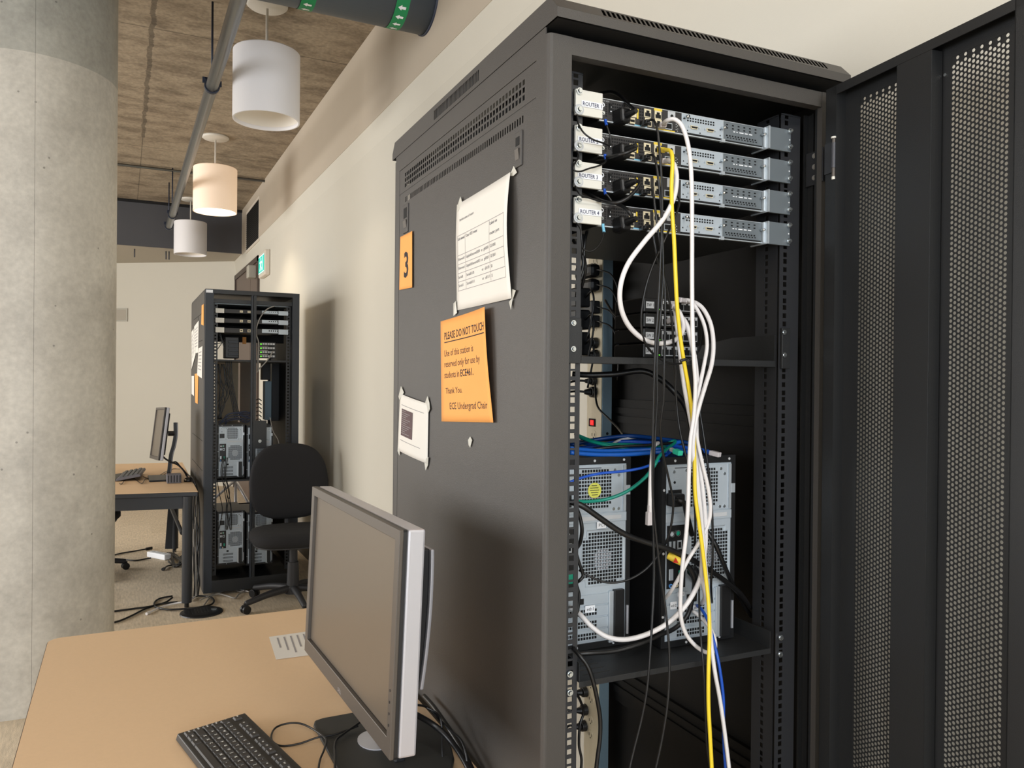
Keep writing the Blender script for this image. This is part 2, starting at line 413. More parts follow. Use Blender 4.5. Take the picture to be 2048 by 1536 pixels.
# double door in the right wall
dy0, dy1, dz = wx(519.5,560,1.35).y, 11.0, 2.80
m = MB().box(1.325,1.35,dy0,dy0+.05,0,dz).box(1.325,1.35,dy1-.06,dy1,0,dz).box(1.325,1.35,dy0,dy1,dz-.06,dz)
d = struct('door_1', m, 'frame_brown')
dm = wx(502,600,1.35).y
part('door_leaf', MB().box(1.34,1.352,dy0+.05,dm-.008,0.01,dz-.06), 'door_brown', d)
part('door_leaf', MB().box(1.34,1.352,dm+.008,dy1-.06,0.01,dz-.06), 'door_brown', d)
part('door_gap', MB().box(1.345,1.352,dm-.008,dm+.008,0.01,dz-.06), 'dark_hole', d)
# concrete column
cc = Vector((-0.388, 4.245, 0))
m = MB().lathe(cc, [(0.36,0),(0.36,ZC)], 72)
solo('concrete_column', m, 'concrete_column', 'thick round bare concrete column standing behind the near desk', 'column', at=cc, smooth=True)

# ---------------- pendants
def pendant(y, x, label, lit):
    t = thing('pendant_lamp', label, 'lamp', (x, y, ZC), group='white drum pendant lamps')
    part('canopy', MB().lathe((x,y,0), [(0,ZC-.022),(0.10,ZC-.022),(0.112,ZC-.012),(0.112,ZC),(0,ZC)], 32), 'rod_white', t, smooth=True, bevel=0)
    part('rod', MB().cyl((x,y,3.2),(x,y,ZC-.03),0.008,10), 'rod_white', t, smooth=True)
    R = 0.18; z0, z1 = 2.885, 3.265
    m = MB().lathe((x,y,0), [(R,z0),(R,z1-.005),(R-.005,z1),(0.02,z1),(0.02,z1-.01),(R-.008,z1-.012),(R-.008,z0),(R,z0)], 56)
    shm = part('shade', m, 'shade_lit' if lit else 'shade_off', t, smooth=True)
    md = shm.modifiers.new('e','EDGE_SPLIT'); md.split_angle = 0.7
    m = MB().lathe((x,y,0), [(R-.0085,z0+.02),(0.10,z0+.16),(0.06,z0+.2),(0,z0+.2)], 48)
    part('reflector', m, 'reflector_lit' if lit else 'shade_inner', t, smooth=True)
    part('bulb', MB().lathe((x,y,0), [(0,z0+.10),(0.03,z0+.11),(0.04,z0+.15),(0.03,z0+.19),(0,z0+.195)], 20), 'lamp_glow' if lit else 'shade_inner', t, smooth=True)
    l = bpy.data.lights.new('pendant_light', 'SPOT'); l.energy = 26 if lit else 9; l.color = (1.0,0.86,0.66); l.spot_size = 2.2 if lit else 1.9; l.spot_blend = 0.5; l.shadow_soft_size = 0.04
    o = bpy.data.objects.new('pendant_light', l); sc.collection.objects.link(o); o.location = (x, y, z0+.085)
    return t
mat('shade_lit', (244, 226, 206), 0.6, emit=(255, 214, 176), estr=0.32)
mat('reflector_lit', (255, 244, 226), 0.6, emit=(255, 240, 214), estr=2.2)
pendant(4.56, 0.712, 'nearest and largest white drum pendant lamp, hanging in front of the big duct', False)
pendant(7.28, 0.712, 'glowing warm white drum pendant lamp, the middle one of the row', True)
pendant(9.95, 0.705, 'farthest and smallest drum pendant lamp, in front of the dark beam', False)

# ---------------- duct, pipe, conduit
t = thing('ventilation_duct', 'thick grey round pipe with green arrow bands entering the wall at the top', 'pipe', (1.33, 3.66, 3.32))
DC = Vector((0, 3.66, 3.32)); DR = 0.17
part('pipe_body', MB().cyl(DC+Vector((-4.9,0,0)), DC+Vector((1.338,0,0)), DR, 64), 'duct_grey', t, smooth=False, fix=True).data.polygons.foreach_set('use_smooth', [True]*0 or [len(p.vertices)==4 for p in bpy.data.objects['pipe_body'].data.polygons])
part('wall_collar', MB().lathe((0,3.66,3.32), [(DR+.001,1.318),(DR+.006,1.319),(DR+.006,1.3305)], 64, 'x'), 'clamp_blue', t, smooth=True)
for bx in (1.165, 0.745, 0.2, -0.4):
    part('green_band', MB().lathe((bx,3.66,3.32), [(DR+.0015,-0.032),(DR+.0015,0.032)], 64, 'x'), 'band_green', t, smooth=True, label='green band with white arrows')
    m = MB()
    for k in range(22):
        a = 2*PI*k/22
        def pt(u, v, a=a): aa = a+v/DR; return (bx+u, 3.66+(DR+.0028)*math.cos(aa), 3.32+(DR+.0028)*math.sin(aa))
        m.add([pt(-.02,0), pt(-.002,.013), pt(-.002,.006), pt(.018,.006), pt(.018,-.006), pt(-.002,-.006), pt(-.002,-.013)], [(0,1,2,5,6),(2,3,4,5)])
    part('arrows', m, 'label_white', t)
t = thing('sprinkler_pipe', 'long grey steel pipe hung below the ceiling, running away beside the pendants', 'pipe', (0.437, 9.245, 3.07))
part('pipe_body', MB().tube([(0.437,-3.9,3.07),(0.437,9.245,3.07)], 0.033, 20, smooth=False), 'pipe_steel', t, smooth=True)
for hy in (1.0, 4.68, 8.57, 9.23):
    part('hanger_rod', MB().cyl((0.437,hy,3.104),(0.437,hy,ZC),0.006,8), 'clamp_blue', t, smooth=True)
    m = MB().lathe((0.437,hy,3.07), [(0.034,-0.012),(0.041,-0.012),(0.041,0.012),(0.034,0.012)], 24, 'y')
    m.box(0.387,0.407,hy-.008,hy+.008,3.084,3.114).box(0.467,0.487,hy-.008,hy+.008,3.074,3.104).box(0.402,0.472,hy-.008,hy+.008,3.104,3.114)
    part('clamp', m, 'clamp_blue', t, smooth=False)
solo('conduit', MB().cyl((-4.9,8.6,3.515),(1.33,8.57,3.515),0.013,10), 'pipe_steel', 'thin pipe fixed across the ceiling to the right wall, behind the lit pendant', 'pipe', at=(1.33,8.57,3.515), smooth=True)
t = thing('cable_conduits', 'thin pale conduits running under the far grey soffit', 'pipe', (0.3,10.7,2.98))
for px in (269, 332, 338):
    p = wy(px, 512, 10.6); part('conduit_drop', MB().cyl((p.x,10.6,2.9),(p.x,10.6,3.0),0.008,8), 'fascia_dark', t, smooth=True)

# ---------------- things on the walls
t = thing('exit_sign', 'cream exit sign with a green running man panel beside the brown door', 'sign', (1.35, 8.7, 2.66))
y0 = wx(540.5,520,1.35).y; y1 = wx(517,530,1.294).y; zt, zb = wx(535,500,1.33).z, wx(535,550,1.33).z
part('housing', MB().box(1.294,1.349,y0,y1,zb,zt), 'sign_housing', t, bevel=0.012)
def P(u, v, o=0): return (1.2925-o, y1-(y1-y0)*u, zb+(zt-zb)*v)
part('lit_panel', MB().quad(P(.03,.14),P(.94,.14),P(.94,.86),P(.03,.86)), 'sign_green', t)
m = MB()
for poly in ([(.02,.02),(.98,.02),(.98,.06),(.02,.06)],[(.02,.94),(.98,.94),(.98,.98),(.02,.98)],
             [(.40,.74),(.48,.74),(.48,.87),(.40,.87)],[(.34,.42),(.50,.40),(.54,.70),(.38,.70)],[(.22,.58),(.38,.66),(.38,.70),(.20,.64)],[(.50,.66),(.62,.52),(.65,.55),(.54,.70)],
             [(.34,.42),(.44,.42),(.32,.16),(.22,.14)],[(.44,.42),(.50,.40),(.62,.26),(.56,.14),(.50,.16),(.55,.26)],[(.74,.12),(.80,.12),(.80,.88),(.74,.88)]):
    m.add([P(.03+.91*a,.14+.72*b_,.0008) for a, b_ in poly], [tuple(range(len(poly)))])
part('pictogram', m, 'sign_white', t)
p = wx(502,544,1.29); 
solo('door_closer_box', MB().box(1.25,1.34,p.y-.075,p.y+.075,p.z-.07,p.z+.07), 'grille_grey', 'small pale grey box mounted at the top of the brown double door', 'box', at=p, bevel=0.01)
t = thing('wall_vent', 'dark tall return air grille high on the right wall', 'vent', (1.33,9.43,3.2))
part('frame', MB().grid([8.93,8.96,9.91,9.94],[2.95,2.98,3.41,3.44], lambda i,j: i==1 and j==1, lambda a,b:(1.325,a,b)), 'sign_housing', t, solid=0.01)
part('backing', MB().quad((1.327,8.96,2.98),(1.327,9.91,2.98),(1.327,9.91,3.41),(1.327,8.96,3.41)), 'dark_hole', t)
m = MB()
for k in range(18): z = 2.985+k*.0236; m.slab([(1.318,8.96,z),(1.326,8.96,z+.012),(1.326,9.91,z+.012),(1.318,9.91,z)], (0,0,.004))
part('louvres', m, 'vent_dark', t)
# grille on the far wall, sitting flush on the slanted wall
def farw(px, py):
    n = Vector((1.827, 2.55, 0)).normalized(); v = ray(px, py); P0 = Vector((1.35,11.033,0))
    return CAM+v*((P0-CAM).dot(n)/v.dot(n)), n
a, n_ = farw(226,617); b, _ = farw(256,643)
t = thing('wall_grille', 'small square grey grille low on the far wall beside the column', 'vent', a)
dx = (b-a); dx.z = 0; un = dx.normalized(); L_ = dx.length
def fp(u, v, o=0): q = Vector((a.x,a.y,0))+un*u-n_*o; return (q.x,q.y,b.z+v)
H_ = a.z-b.z
part('frame', MB().grid([0,.02,L_-.02,L_],[0,.02,H_-.02,H_], lambda i,j:i==1 and j==1, lambda u,v: fp(u,v,.012)), 'grille_grey', t, solid=0.01)
m = MB()
for k in range(12): z = .022+k*(H_-.04)/12; m.add([fp(.02,z,.004),fp(L_-.02,z,.004),fp(L_-.02,z+.012,.01),fp(.02,z+.012,.01)],[(0,1,2,3)])
part('louvres', m, 'soffit_grey', t)

#PART3
# ================================================================ NEAR RACK
W, D, H = 0.625, 0.84, 2.0
RK = thing('server_rack', 'tall black server cabinet with its perforated door open, nearest to the camera', 'server rack', (0,0,0), FR)
Z0 = 0.05
def arcpost(x0, s, yl):
    "front post with a rounded outer corner"
    r = 0.008; pts = []
    for k in range(6):
        a = PI/2*k/5; pts.append((x0+s*(r-r*math.cos(a)), r-r*math.sin(a), Z0))
    pts = [(x0, yl, Z0)] + pts + [(x0+s*.042, 0, Z0), (x0+s*.042, 0.012, Z0), (x0+s*.004, 0.012, Z0), (x0+s*.004, yl, Z0)]
    return MB().slab(pts, (0,0,H-Z0))
part('front_post', arcpost(0, 1, 0.043), 'rack_paint', RK, smooth=False)
part('front_post', arcpost(W, -1, 0.012), 'rack_paint', RK)
m = MB().box(.584,.602,.0125,.018,Z0,1.972).box(.600,.604,.018,.05,Z0,1.972).box(.596,.600,.034,.038,Z0,1.972).box(.590,.600,.05,.054,Z0,1.972).box(.604,.62,.05,.054,Z0,1.972)
part('post_channel', m, 'rack_dark', RK)
part('top_rail', MB().box(.0425,.5835,0.001,.02,1.972,2.0), 'rack_paint', RK)
part('bottom_rail', MB().box(.0425,.5835,0.001,.02,Z0,0.11), 'rack_paint', RK)
part('rear_post', MB().box(0,.004,.804,.84,Z0,H).box(0,.03,.836,.84,Z0,H), 'rack_paint', RK)
part('rear_post', MB().box(.621,.625,.80,.84,Z0,H).box(.60,.62,.836,.84,Z0,H), 'rack_paint', RK)
part('rear_rail', MB().box(0.03,.60,.82,.84,1.95,2.0).box(0.03,.60,.82,.84,Z0,.1), 'rack_dark', RK)
# side panels
gy = [0.0435, .0866]; n = 49; p = (0.7665-.0866)/n
for k in range(n): gy += [0.0866+k*p+p*.64, 0.0866+(k+1)*p]
gy[-1] = .0866+n*p-p*.36; gy = sorted(set([.0435, .8035] + gy[1:]))
gy = [.0435]
for k in range(n): gy += [.0866+k*p, .0866+k*p+p*.62]
gy.append(.8035)
gz = [1.911,1.9205,1.9295,1.9335,1.9425,1.9465,1.9555,1.9695]
m = MB().grid(gy, gz, lambda i, j: i % 2 == 1 and j % 2 == 1, lambda a, b: (0.0012, a, b))
part('side_vent_panel', m, 'rack_paint', RK, solid=0.0006, label='perforated strip of rectangular vent holes')
n2 = 66; p2 = (0.761-.0912)/n2; gy = [.0435]
for k in range(n2): gy += [.0912+k*p2, .0912+k*p2+p2*.50]
gy.append(.8035)
m = MB().grid(gy, [Z0+.02,1.8835,1.896,1.9075], lambda i, j: i % 2 == 1 and j == 1, lambda a, b: (0.0012, a, b))
part('side_panel', m, 'rack_paint', RK, solid=0.0006)
m = MB().box(0,.003,.043,.8040,1.9705,H).box(.0008,.003,.012,.838,H+.0005,2.0125).box(.0015,.004,.043,.804,1.905,1.914)
part('side_top_strip', m, 'rack_paint', RK)
part('side_vent_backing', MB().quad((.026,.05,1.86),(.026,.80,1.86),(.026,.80,1.965),(.026,.05,1.965)), 'dark_hole', RK)
part('side_panel', MB().box(.619,.624,.0125,.80,Z0,H-.002), 'rack_inner', RK)
for zb_ in (1.31, .57):
    m = MB().box(.609,.6185,.06,.80,zb_,zb_+.09).box(.604,.611,.06,.80,zb_+.027,zb_+.045).box(.604,.611,.06,.80,zb_+.052,zb_+.068); part('side_brace', m, 'rack_inner', RK)
part('inner_side_lining', MB().box(.0045,.006,.05,.80,Z0,1.85), 'rack_inner', RK)
part('floor_plate', MB().box(.005,.618,.02,.82,Z0,.055), 'rack_dark', RK)
part('roof_plate', MB().box(.005,.618,.021,.82,1.996,1.9995), 'rack_dark', RK)
part('caster', MB(), 'rack_dark', RK) if False else None
for x in (.06,.565):
    for y in (.08,.76): part('caster', MB().cyl((x-.012,y,.025),(x+.012,y,.025),.025,20).box(x-.016,x+.016,y-.012,y+.012,.03,Z0), 'black_plastic', RK)
# latches on the side panel
for (ya, yb, zb, zt) in ((.0914,.1204,1.8125,1.872),(.7261,.7647,1.8067,1.8758)):
    y0_, y1_ = ya+.002, yb-.002
    la = part('side_latch', MB().box(-.0025,.0015,ya,yb,zb,zt), 'rack_paint', RK, bevel=.0012)
    part('slot', MB().box(-.0032,-.002,y0_+.006,y1_-.005,zb+.036,zt-.009), 'dark_hole', la)
    part('slider', MB().slab([(-.0032,y0_+.006,zb+.012),(-.0032,y1_-.005,zb+.012),(-.0052,y1_-.005,zb+.030),(-.0052,y0_+.006,zb+.030)], (.001,0,.001)), 'monitor_bezel', la)
# cover on top
cap = MB()
c0, c1, zz0, zz1, zz2 = -.028, .868, 2.013, 2.0285, 2.0535
cap_us = [c0]; 
# left flank with its slots
n3 = 34; ya, yb = .288, .548; p3 = (yb-ya)/n3; gy = [c0+.024]
for k in range(n3): gy += [ya+k*p3, ya+k*p3+p3*.66]
gy.append(c1-.02)
cap.grid(gy, [zz0, 2.0215, 2.0425, zz2], lambda i, j: i % 2 == 1 and j == 1, lambda a, b: (0.0, a+(b-zz0)*0.0, b))
cap.add([(0,c0,zz0),(0,c0+.024,zz0),(0,c0+.024,zz2),(0,c0,zz1)], [(0,1,2,3)])
cap.add([(0,c1-.02,zz0),(0,c1,zz0),(0,c1,zz1),(0,c1-.02,zz2)], [(0,1,2,3)])
# front face, sloped slotted face, top, back, underside
cap.quad((0,c0,zz0),(W,c0,zz0),(W,c0,zz1),(0,c0,zz1))
n4 = 52; xa, xb = .085, .575; p4 = (xb-xa)/n4; gx = [0.0]
for k in range(n4): gx += [xa+k*p4, xa+k*p4+p4*.62]
gx.append(W)
def slope(a, b): return (a + (0.006*b if 0 < a < W else 0), c0+.024*b, zz1+(zz2-zz1)*b)
cap.grid(gx, [0, .18, .86, 1], lambda i, j: i % 2 == 1 and j == 1, slope)
cap.quad((0,c0+.024,zz2),(W,c0+.024,zz2),(W,c1-.02,zz2),(0,c1-.02,zz2))
cap.quad((0,c1-.02,zz2),(W,c1-.02,zz2),(W,c1,zz1),(0,c1,zz1)).quad((0,c1,zz0),(W,c1,zz0),(W,c1,zz1),(0,c1,zz1))
cap.quad((W,c0,zz0),(W,c1,zz0),(W,c1,zz1),(W,c0,zz1)).quad((W,c0,zz1),(W,c1,zz1),(W,c1-.02,zz2),(W,c0+.024,zz2))
part('top_cover', cap, 'rack_paint', RK, solid=.0006, so=0, fix=True)
part('top_cover_lining', MB().box(.004,W-.004,c0+.006,c1-.006,zz0+.0005,zz0+.002).box(.006,W-.006,c0+.05,c1-.03,zz0+.002,zz2-.006), 'dark_hole', RK)
part('roof_spacer', MB().box(.02,W-.02,.03,.80,2.0,2.0125), 'rack_dark', RK)
# 19 inch mounting rails with square holes
hz = [0.08]; z = 1.065+.0
base = 2.043-.11-0.0   # a hole centre seen at the first router's upper screw
zc = rp(1153,187,.05).z; holes = []; k = 0; z = zc
seq = [.03175-.015875+.0, .015875, .0127]
pat = [.015875,.015875,.0127]
z = zc; i = 0
while z < 1.95: z += pat[i % 3]; i += 1
top = z
zs = []; z = top; i = (-i) % 3
hole_z = []
j = 0
while z > 0.12:
    hole_z.append(z); z -= pat[(2-j) % 3]; j += 1
gz = [0.08]
for z in reversed(hole_z): gz += [z-.0046, z+.0046]
gz.append(1.965)
def rail(xc, s, y, ang=False):
    m = MB().grid([xc-s*.035, xc-.0046, xc+.0046, xc+s*.0135] if s > 0 else [xc-.0135, xc-.0046, xc+.0046, xc+.035], gz, lambda i, j: i == 1 and j % 2 == 1, lambda a, b: (a, y, b))
    return m
m = rail(.0790, 1, .052); m.box(.044,.046,.053,.09,.08,1.965)
part('mounting_rail', m, 'rail_black', RK, solid=.0015)
m = rail(.5450, -1, .052)
part('mounting_rail', m, 'rail_black', RK, solid=.0015)
m = MB().grid([.060,.085,.094,.118], gz, lambda i, j: i == 1 and j % 2 == 1, lambda a, b: (.5325, a, b))
part('rail_flange', m, 'rail_black', RK, solid=.0015)
part('rail_return', MB().box(.5775,.581,.0535,.075,.08,1.965), 'rack_dark', RK)
m = MB().grid([.030,.0745,.0835,.092], gz, lambda i, j: i == 1 and j % 2 == 1, lambda a, b: (a, .70, b))
part('mounting_rail', m, 'rack_dark', RK, solid=.0015)
# ---- door
h = Vector((1.187,1.015,0)); dd = Vector((-0.12073,-0.99269,0)); nn = Vector((0.99269,-0.12073,0))
def DR_(s, t, z):
    P = h+dd*s-nn*t+Vector((0,0,z))-O; return (P.dot(UX), P.dot(UY), P.z+0)
dz0, dz1 = 0.07, 1.994
DW = .552
D3 = lambda: MB(lambda s, t, z: DR_(s, t, z))
m = D3().box(-.037,-.034,-.012,.024,dz0,dz1).box(-.037,-.012,.022,.024,dz0,dz1).box(-.012,-.010,.0,.024,dz0,dz1).box(-.012,.0235,-.0,.002,dz0,dz1)
m.box(-.034,DW,.0,.024,dz1-.002,dz1).box(-.034,DW,.022,.024,dz1-.0165,dz1-.002).box(-.034,DW,-.0,.024,dz0,dz0+.02)
m.box(.338,.340,.0,.024,dz0,dz1).box(.338,.408,.022,.024,dz0,dz1).box(.406,.408,.0,.024,dz0,dz1)
m.box(.53,DW,.0,.024,dz0,dz1)
door = part('door', m, 'rack_dark', RK, label='perforated black steel door swung open')
m = D3().box(.129,.131,.002,.025,dz0,dz1-.017).box(.129,.199,.023,.025,dz0,dz1-.017).box(.197,.199,.002,.025,dz0,dz1-.017)
part('stiffener', m, 'rack_dark', door, bevel=.0008)
for q in ((.0235,.5295,1.962,dz1-.002),(.0235,.5295,dz0+.02,.118),(.1075,.2146,.118,1.962),(.3125,.4121,.118,1.962),(.5170,.5295,.118,1.962)): part('sheet_margin', D3().box(q[0],q[1],.0,.001,q[2],q[3]), 'rack_dark', door)
def perf(s_first, ncol, s_lo, s_hi):
    pc, pr, rh = .00701, .0081, .00285; m = D3()
    ztop = 1.9577
    dirs = [(1,0),(1,1),(0,1),(-1,1),(-1,0),(-1,-1),(0,-1),(1,-1)]
    for c in range(ncol):
        s0 = s_first+c*pc; odd = c % 2 == 1
        z = ztop if odd else ztop-pr*1.5
        m.add([(s0-pc/2,.0005,z+pr/2),(s0+pc/2,.0005,z+pr/2),(s0+pc/2,.0005,1.962),(s0-pc/2,.0005,1.962)], [(0,1,2,3)])
        vv = []; ff = []
        while z > .122:
            b = len(vv)
            for kk, (a, e) in enumerate(dirs):
                t_ = PI/4*kk; vv.append((s0+rh*math.cos(t_), .0005, z+rh*math.sin(t_)))
            for (a, e) in dirs: vv.append((s0+a*pc/2, .0005, z+e*pr/2))
            ff += [(b+k, b+(k+1)%8, b+8+(k+1)%8, b+8+k) for k in range(8)]
            z -= pr
        m.add(vv, ff)
        m.add([(s0-pc/2,.0005,.118),(s0+pc/2,.0005,.118),(s0+pc/2,.0005,z+pr/2),(s0-pc/2,.0005,z+pr/2)], [(0,1,2,3)])
    return m
for a, b, lo, hi in ((.0270,12,0,0),(.2180,14,0,0),(.4155,15,0,0)):
    part('perforated_sheet', perf(a, b, lo, hi), 'rack_dark', door, solid=.0004, fix=False)
m = D3(); m.cyl((.2035,.0012,1.938),(.2035,.003,1.938),.0025,12); part('rivet', m, 'screw_steel', door)
# hinges
for zc_ in (1.862, 0.25):
    zt, zb = zc_+.034, zc_-.030
    b_ = rp(1667, 330, -.044); bx_, by_ = b_.x, b_.y
    m = MB().box(.5925,.5955,.001,.0485,zb,zt).box(.5835,.5955,-.003,.0,zb,zt)
    m.slab([(.5935,-.003,zb),(.5955,-.002,zb),(bx_+.0015,by_,zb),(bx_-.001,by_,zb)], (0,0,zt-zb))
    hg = part('hinge', m, 'rail_black', RK)
    part('barrel', MB().cyl((bx_,by_,zb+.012),(bx_,by_,zt-.006),.0042,16), 'hinge_grey', hg, smooth=False)
    part('pin', MB().cyl((bx_,by_,zb-.004),(bx_,by_,zt+.002),.0032,12), 'monitor_bezel', hg)
    part('pin_tip', MB().cyl((bx_,by_,zb-.009),(bx_,by_,zb-.004),.0032,12).cyl((bx_,by_,zt+.002),(bx_,by_,zt+.005),.0048,14), 'bracket_cream', hg)
    part('door_leaf', D3().box(-.036,-.013,.0243,.0270,zb+.004,zt-.004), 'rail_black', hg)
    for kz in (-.021, 0, .021):
        part('rivet', MB().cone((.5925,.026,zc_+kz+.004),(.5900,.026,zc_+kz+.004),.0056,.0048,16).cone((.5900,.026,zc_+kz+.004),(.5890,.026,zc_+kz+.004),.0030,.0024,12), 'logo_chrome', hg)

# ---- shelves in the rack
def shelf(label, z, X0, X1, Y0, Y1, ear_z0, ear_z1, lip, fl, zs_l, zs_r):
    t = thing('rack_shelf', label, 'shelf', ((X0+X1)/2, Y0, z), FR)
    m = MB(); 
    gx = [X0, X0+.03]; 
    for k in range(4): pass
    m.grid([X0,X0+.02,X0+.075,X0+.30,X0+.355,X1], [Y0,Y0+.022,Y0+.025,Y0+.042,Y0+.045,Y0+.062,Y0+.065,Y0+.082,Y0+.085,Y1], lambda i, j: i in (1,) and j in (1,3,5,7), lambda a, b: (a, b, z))
    part('shelf_plate', m, 'shelf_black', t, solid=.0015)
    part('front_lip', MB().box(X0,X1,Y0-.0015,Y0,z-lip,z), 'shelf_black', t, bevel=.0007)
    part('side_flange', MB().slab([(X1-.0015,Y0,z),(X1-.0015,Y0,z+fl),(X1-.0015,Y0+.12,z+fl),(X1-.0015,Y1,z+.012),(X1-.0015,Y1,z)], (.0015,0,0)), 'shelf_black', t)
    part('side_flange', MB().slab([(X0,Y0,z),(X0,Y0,z+fl),(X0,Y0+.12,z+fl),(X0,Y1,z+.012),(X0,Y1,z)], (.0015,0,0)), 'shelf_black', t)
    return t
t = shelf('black shelf in the open rack carrying the four small switches', 1.492, .10, .532, .062, .50, 0, 0, .012, .05, 0, 0)
for (x0, x1, z0_, z1_) in ((.0665,.0905,1.479,1.555),(.5335,.5535,1.477,1.555)):
    part('mounting_ear', MB().box(x0,x1,.045,.0505,z0_,z1_), 'shelf_black', t, bevel=.0008)
for (px, py) in ((1146.4,646),(1146,698),(1567.5,664.8),(1568,710)):
    q = rp(px, py, .045); part('screw', screw_mb(MB(), (q.x,.045,q.z), .0048, .005), 'screw_steel', t)
t = shelf('deep black shelf of the open rack carrying the two computer towers', .943, .092, .512, .045, .60, 0, 0, .010, .032, 0, 0)
for (px, py) in ((1141,1349),(1141,1386),(1563,1276),(1562,1309)):
    q = rp(px, py, .047); part('screw', screw_mb(MB(), (q.x,.0505,q.z), .0055, .006), 'screw_steel', t)

#PART4
# ================================================================ ROUTERS
FY = .056                                    # plane of the router faces
def rX(px, py=240): return rp(px, py, FY).x
RZ0, RZ1 = 1.8958, 1.9348
def frac(t): return RZ0+(RZ1-RZ0)*t         # height on the face, 0 bottom .. 1 top
def fbox(m, x0, x1, t0, t1, y0, y1): return m.box(x0, x1, FY+y0, FY+y1, frac(t0), frac(t1))
def fmap(u, v): return (u, FY-.0006, v)
def rj45(parent, x, t, w_=.0125, h_=.30, body='port_cream', name='network_port', hh=None):
    p = part(name, fbox(MB(), x, x+w_*1.15, t, t+h_*1.25, -.0012, .002), body, parent, bevel=.0004)
    m = MB(); zb = frac(t+h_*.12); zt = frac(t+h_*1.0); a, b = x+w_*.12, x+w_*1.03; c = (a+b)/2; hz_ = zt-zb
    pts = [(a,zb),(b,zb),(b,zb+hz_*.62),(c+w_*.24,zb+hz_*.62),(c+w_*.24,zt),(c-w_*.24,zt),(c-w_*.24,zb+hz_*.62),(a,zb+hz_*.62)]
    m.slab([(u, FY-.0018, v) for u, v in pts], (0,.0005,0))
    part('socket', m, 'dark_hole', p); return p
def make_router():
    t = thing('router', 'x', 'router', (.3125, FY, RZ0), FR, 'rack routers')
    x0, x1 = .127, .4935; xm = .3000; xn = .3925
    part('chassis', MB().box(x0,x1,FY+.004,FY+.32,RZ0,RZ1), 'router_body', t, bevel=.0008)
    part('front_panel', MB().box(x0,xm,FY,FY+.004,RZ0+.0012,RZ1-.0008), 'router_face', t)
    part('bottom_edge', MB().box(x0,x1,FY-.0012,FY+.004,RZ0-.0006,RZ0+.0012), 'steel', t)
    part('top_edge', MB().box(x0,x1,FY-.0004,FY+.004,RZ1-.0008,RZ1+.0002), 'steel', t)
    # vent holes (pattern), lock hole, switch
    m = MB()
    for i in range(16):
        for j in range(6):
            u = .1535+i*.0047
            if 4 < i < 12 and j < 3: continue
            if i >= 12 and (i >= 16 or j < 1): continue
            m.box(u, u+.003, FY-.0005, FY, frac(.12+j*.135), frac(.12+j*.135+.075))
    for j in range(6): m.box(.1400,.1432,FY-.0005,FY,frac(.22+j*.1),frac(.22+j*.1+.055))
    for i in range(2):
        for j in range(3): m.box(.2745+i*.005,.278+i*.005,FY-.0005,FY,frac(.70+j*.085),frac(.70+j*.085+.045))
    part('vent_holes', m, 'dark_hole', t)
    p = part('lock_slot', MB().lathe((.1335,FY,frac(.70)), [(.0026,-.0012),(.0042,-.0012),(.0042,.0)], 18, 'y'), 'label_white', t)
    part('hole', MB().cyl((.1335,FY-.001,frac(.70)),(.1335,FY,frac(.70)),.0028,14), 'dark_hole', p)
    p = part('power_switch', MB().box(.1462,.1530,FY-.001,FY,frac(.34),frac(.86)), 'black_plastic', t)
    part('rocker', MB().slab([(.1472,FY-.001,frac(.40)),(.1472,FY-.003,frac(.80)),(.1472,FY,frac(.80))], (.0048,0,0)), 'dark_hole', p)
    m = MB().box(.1496,.1500,FY-.0032,FY-.0031,frac(.60),frac(.68)); m.lathe((.1498,FY-.0022,frac(.46)),[(.0,0),(.0013,0)],10,'y'); part('switch_mark', m, 'label_white', p)
    m = MB(); text(m, 'CISCO 4321', .0036, .1288, frac(.86), fmap); part('model_print', m, 'label_grey', t)
    # USB ports with the yellow strip
    p = part('usb_port', fbox(MB(), .1895,.2000,.10,.36,-.001,.001), 'port_cream', t); part('socket', fbox(MB(), .1905,.1990,.17,.27,-.0016,-.001), 'dark_hole', p)
    p = part('usb_port', fbox(MB(), .1895,.2030,.40,.74,-.001,.001), 'port_cream', t); part('socket', fbox(MB(), .1905,.1985,.50,.72,-.0016,-.001), 'dark_hole', p)
    part('port_label', fbox(MB(), .2040,.2068,.36,.80,-.001,.0), 'port_yellow', t)
    m = MB(); [m.box(a,b,FY-.0006,FY-.0003,frac(.07),frac(.12)) for a,b in ((.166,.171),(.173,.176),(.183,.188))]; part('port_print', m, 'ink_light', t)
    part('port_label', fbox(MB(), .1990,.2115,.015,.085,-.0008,.0), 'port_cyan', t)
    part('port_label', fbox(MB(), .2145,.2245,.01,.075,-.0008,.0), 'port_cyan', t)
    rj45(t, .2190, .50); rj45(t, .2205, .10)
    rj45(t, .2410, .50); rj45(t, .2420, .12)
    part('port_label', fbox(MB(), .2400,.2570,.875,.985,-.0008,.0), 'port_yellow', t)
    part('port_label', fbox(MB(), .2435,.2850,-.00,.085,-.0008,.0), 'port_yellow', t)
    p = part('sfp_port', fbox(MB(), .2640,.2790,.12,.42,-.001,.001), 'steel', t); part('socket', fbox(MB(), .2652,.2778,.16,.38,-.0016,-.001), 'dark_hole', p)
    p = part('dc_jack', fbox(MB(), .2690,.2850,.56,.96,-.002,.0), 'label_grey', t, bevel=.0006); part('jack_hole', MB().cyl((.2772,FY-.0026,frac(.74)),(.2772,FY-.002,frac(.74)),.003,14), 'dark_hole', p)
    m = MB()
    for u, v in ((.2875,.40),(.2905,.34),(.2875,.28),(.291,.2),(.2875,.16),(.2905,.1)): m.box(u,u+.0014,FY-.0004,FY,frac(v),frac(v+.04))
    part('status_lights', m, 'label_grey', t)
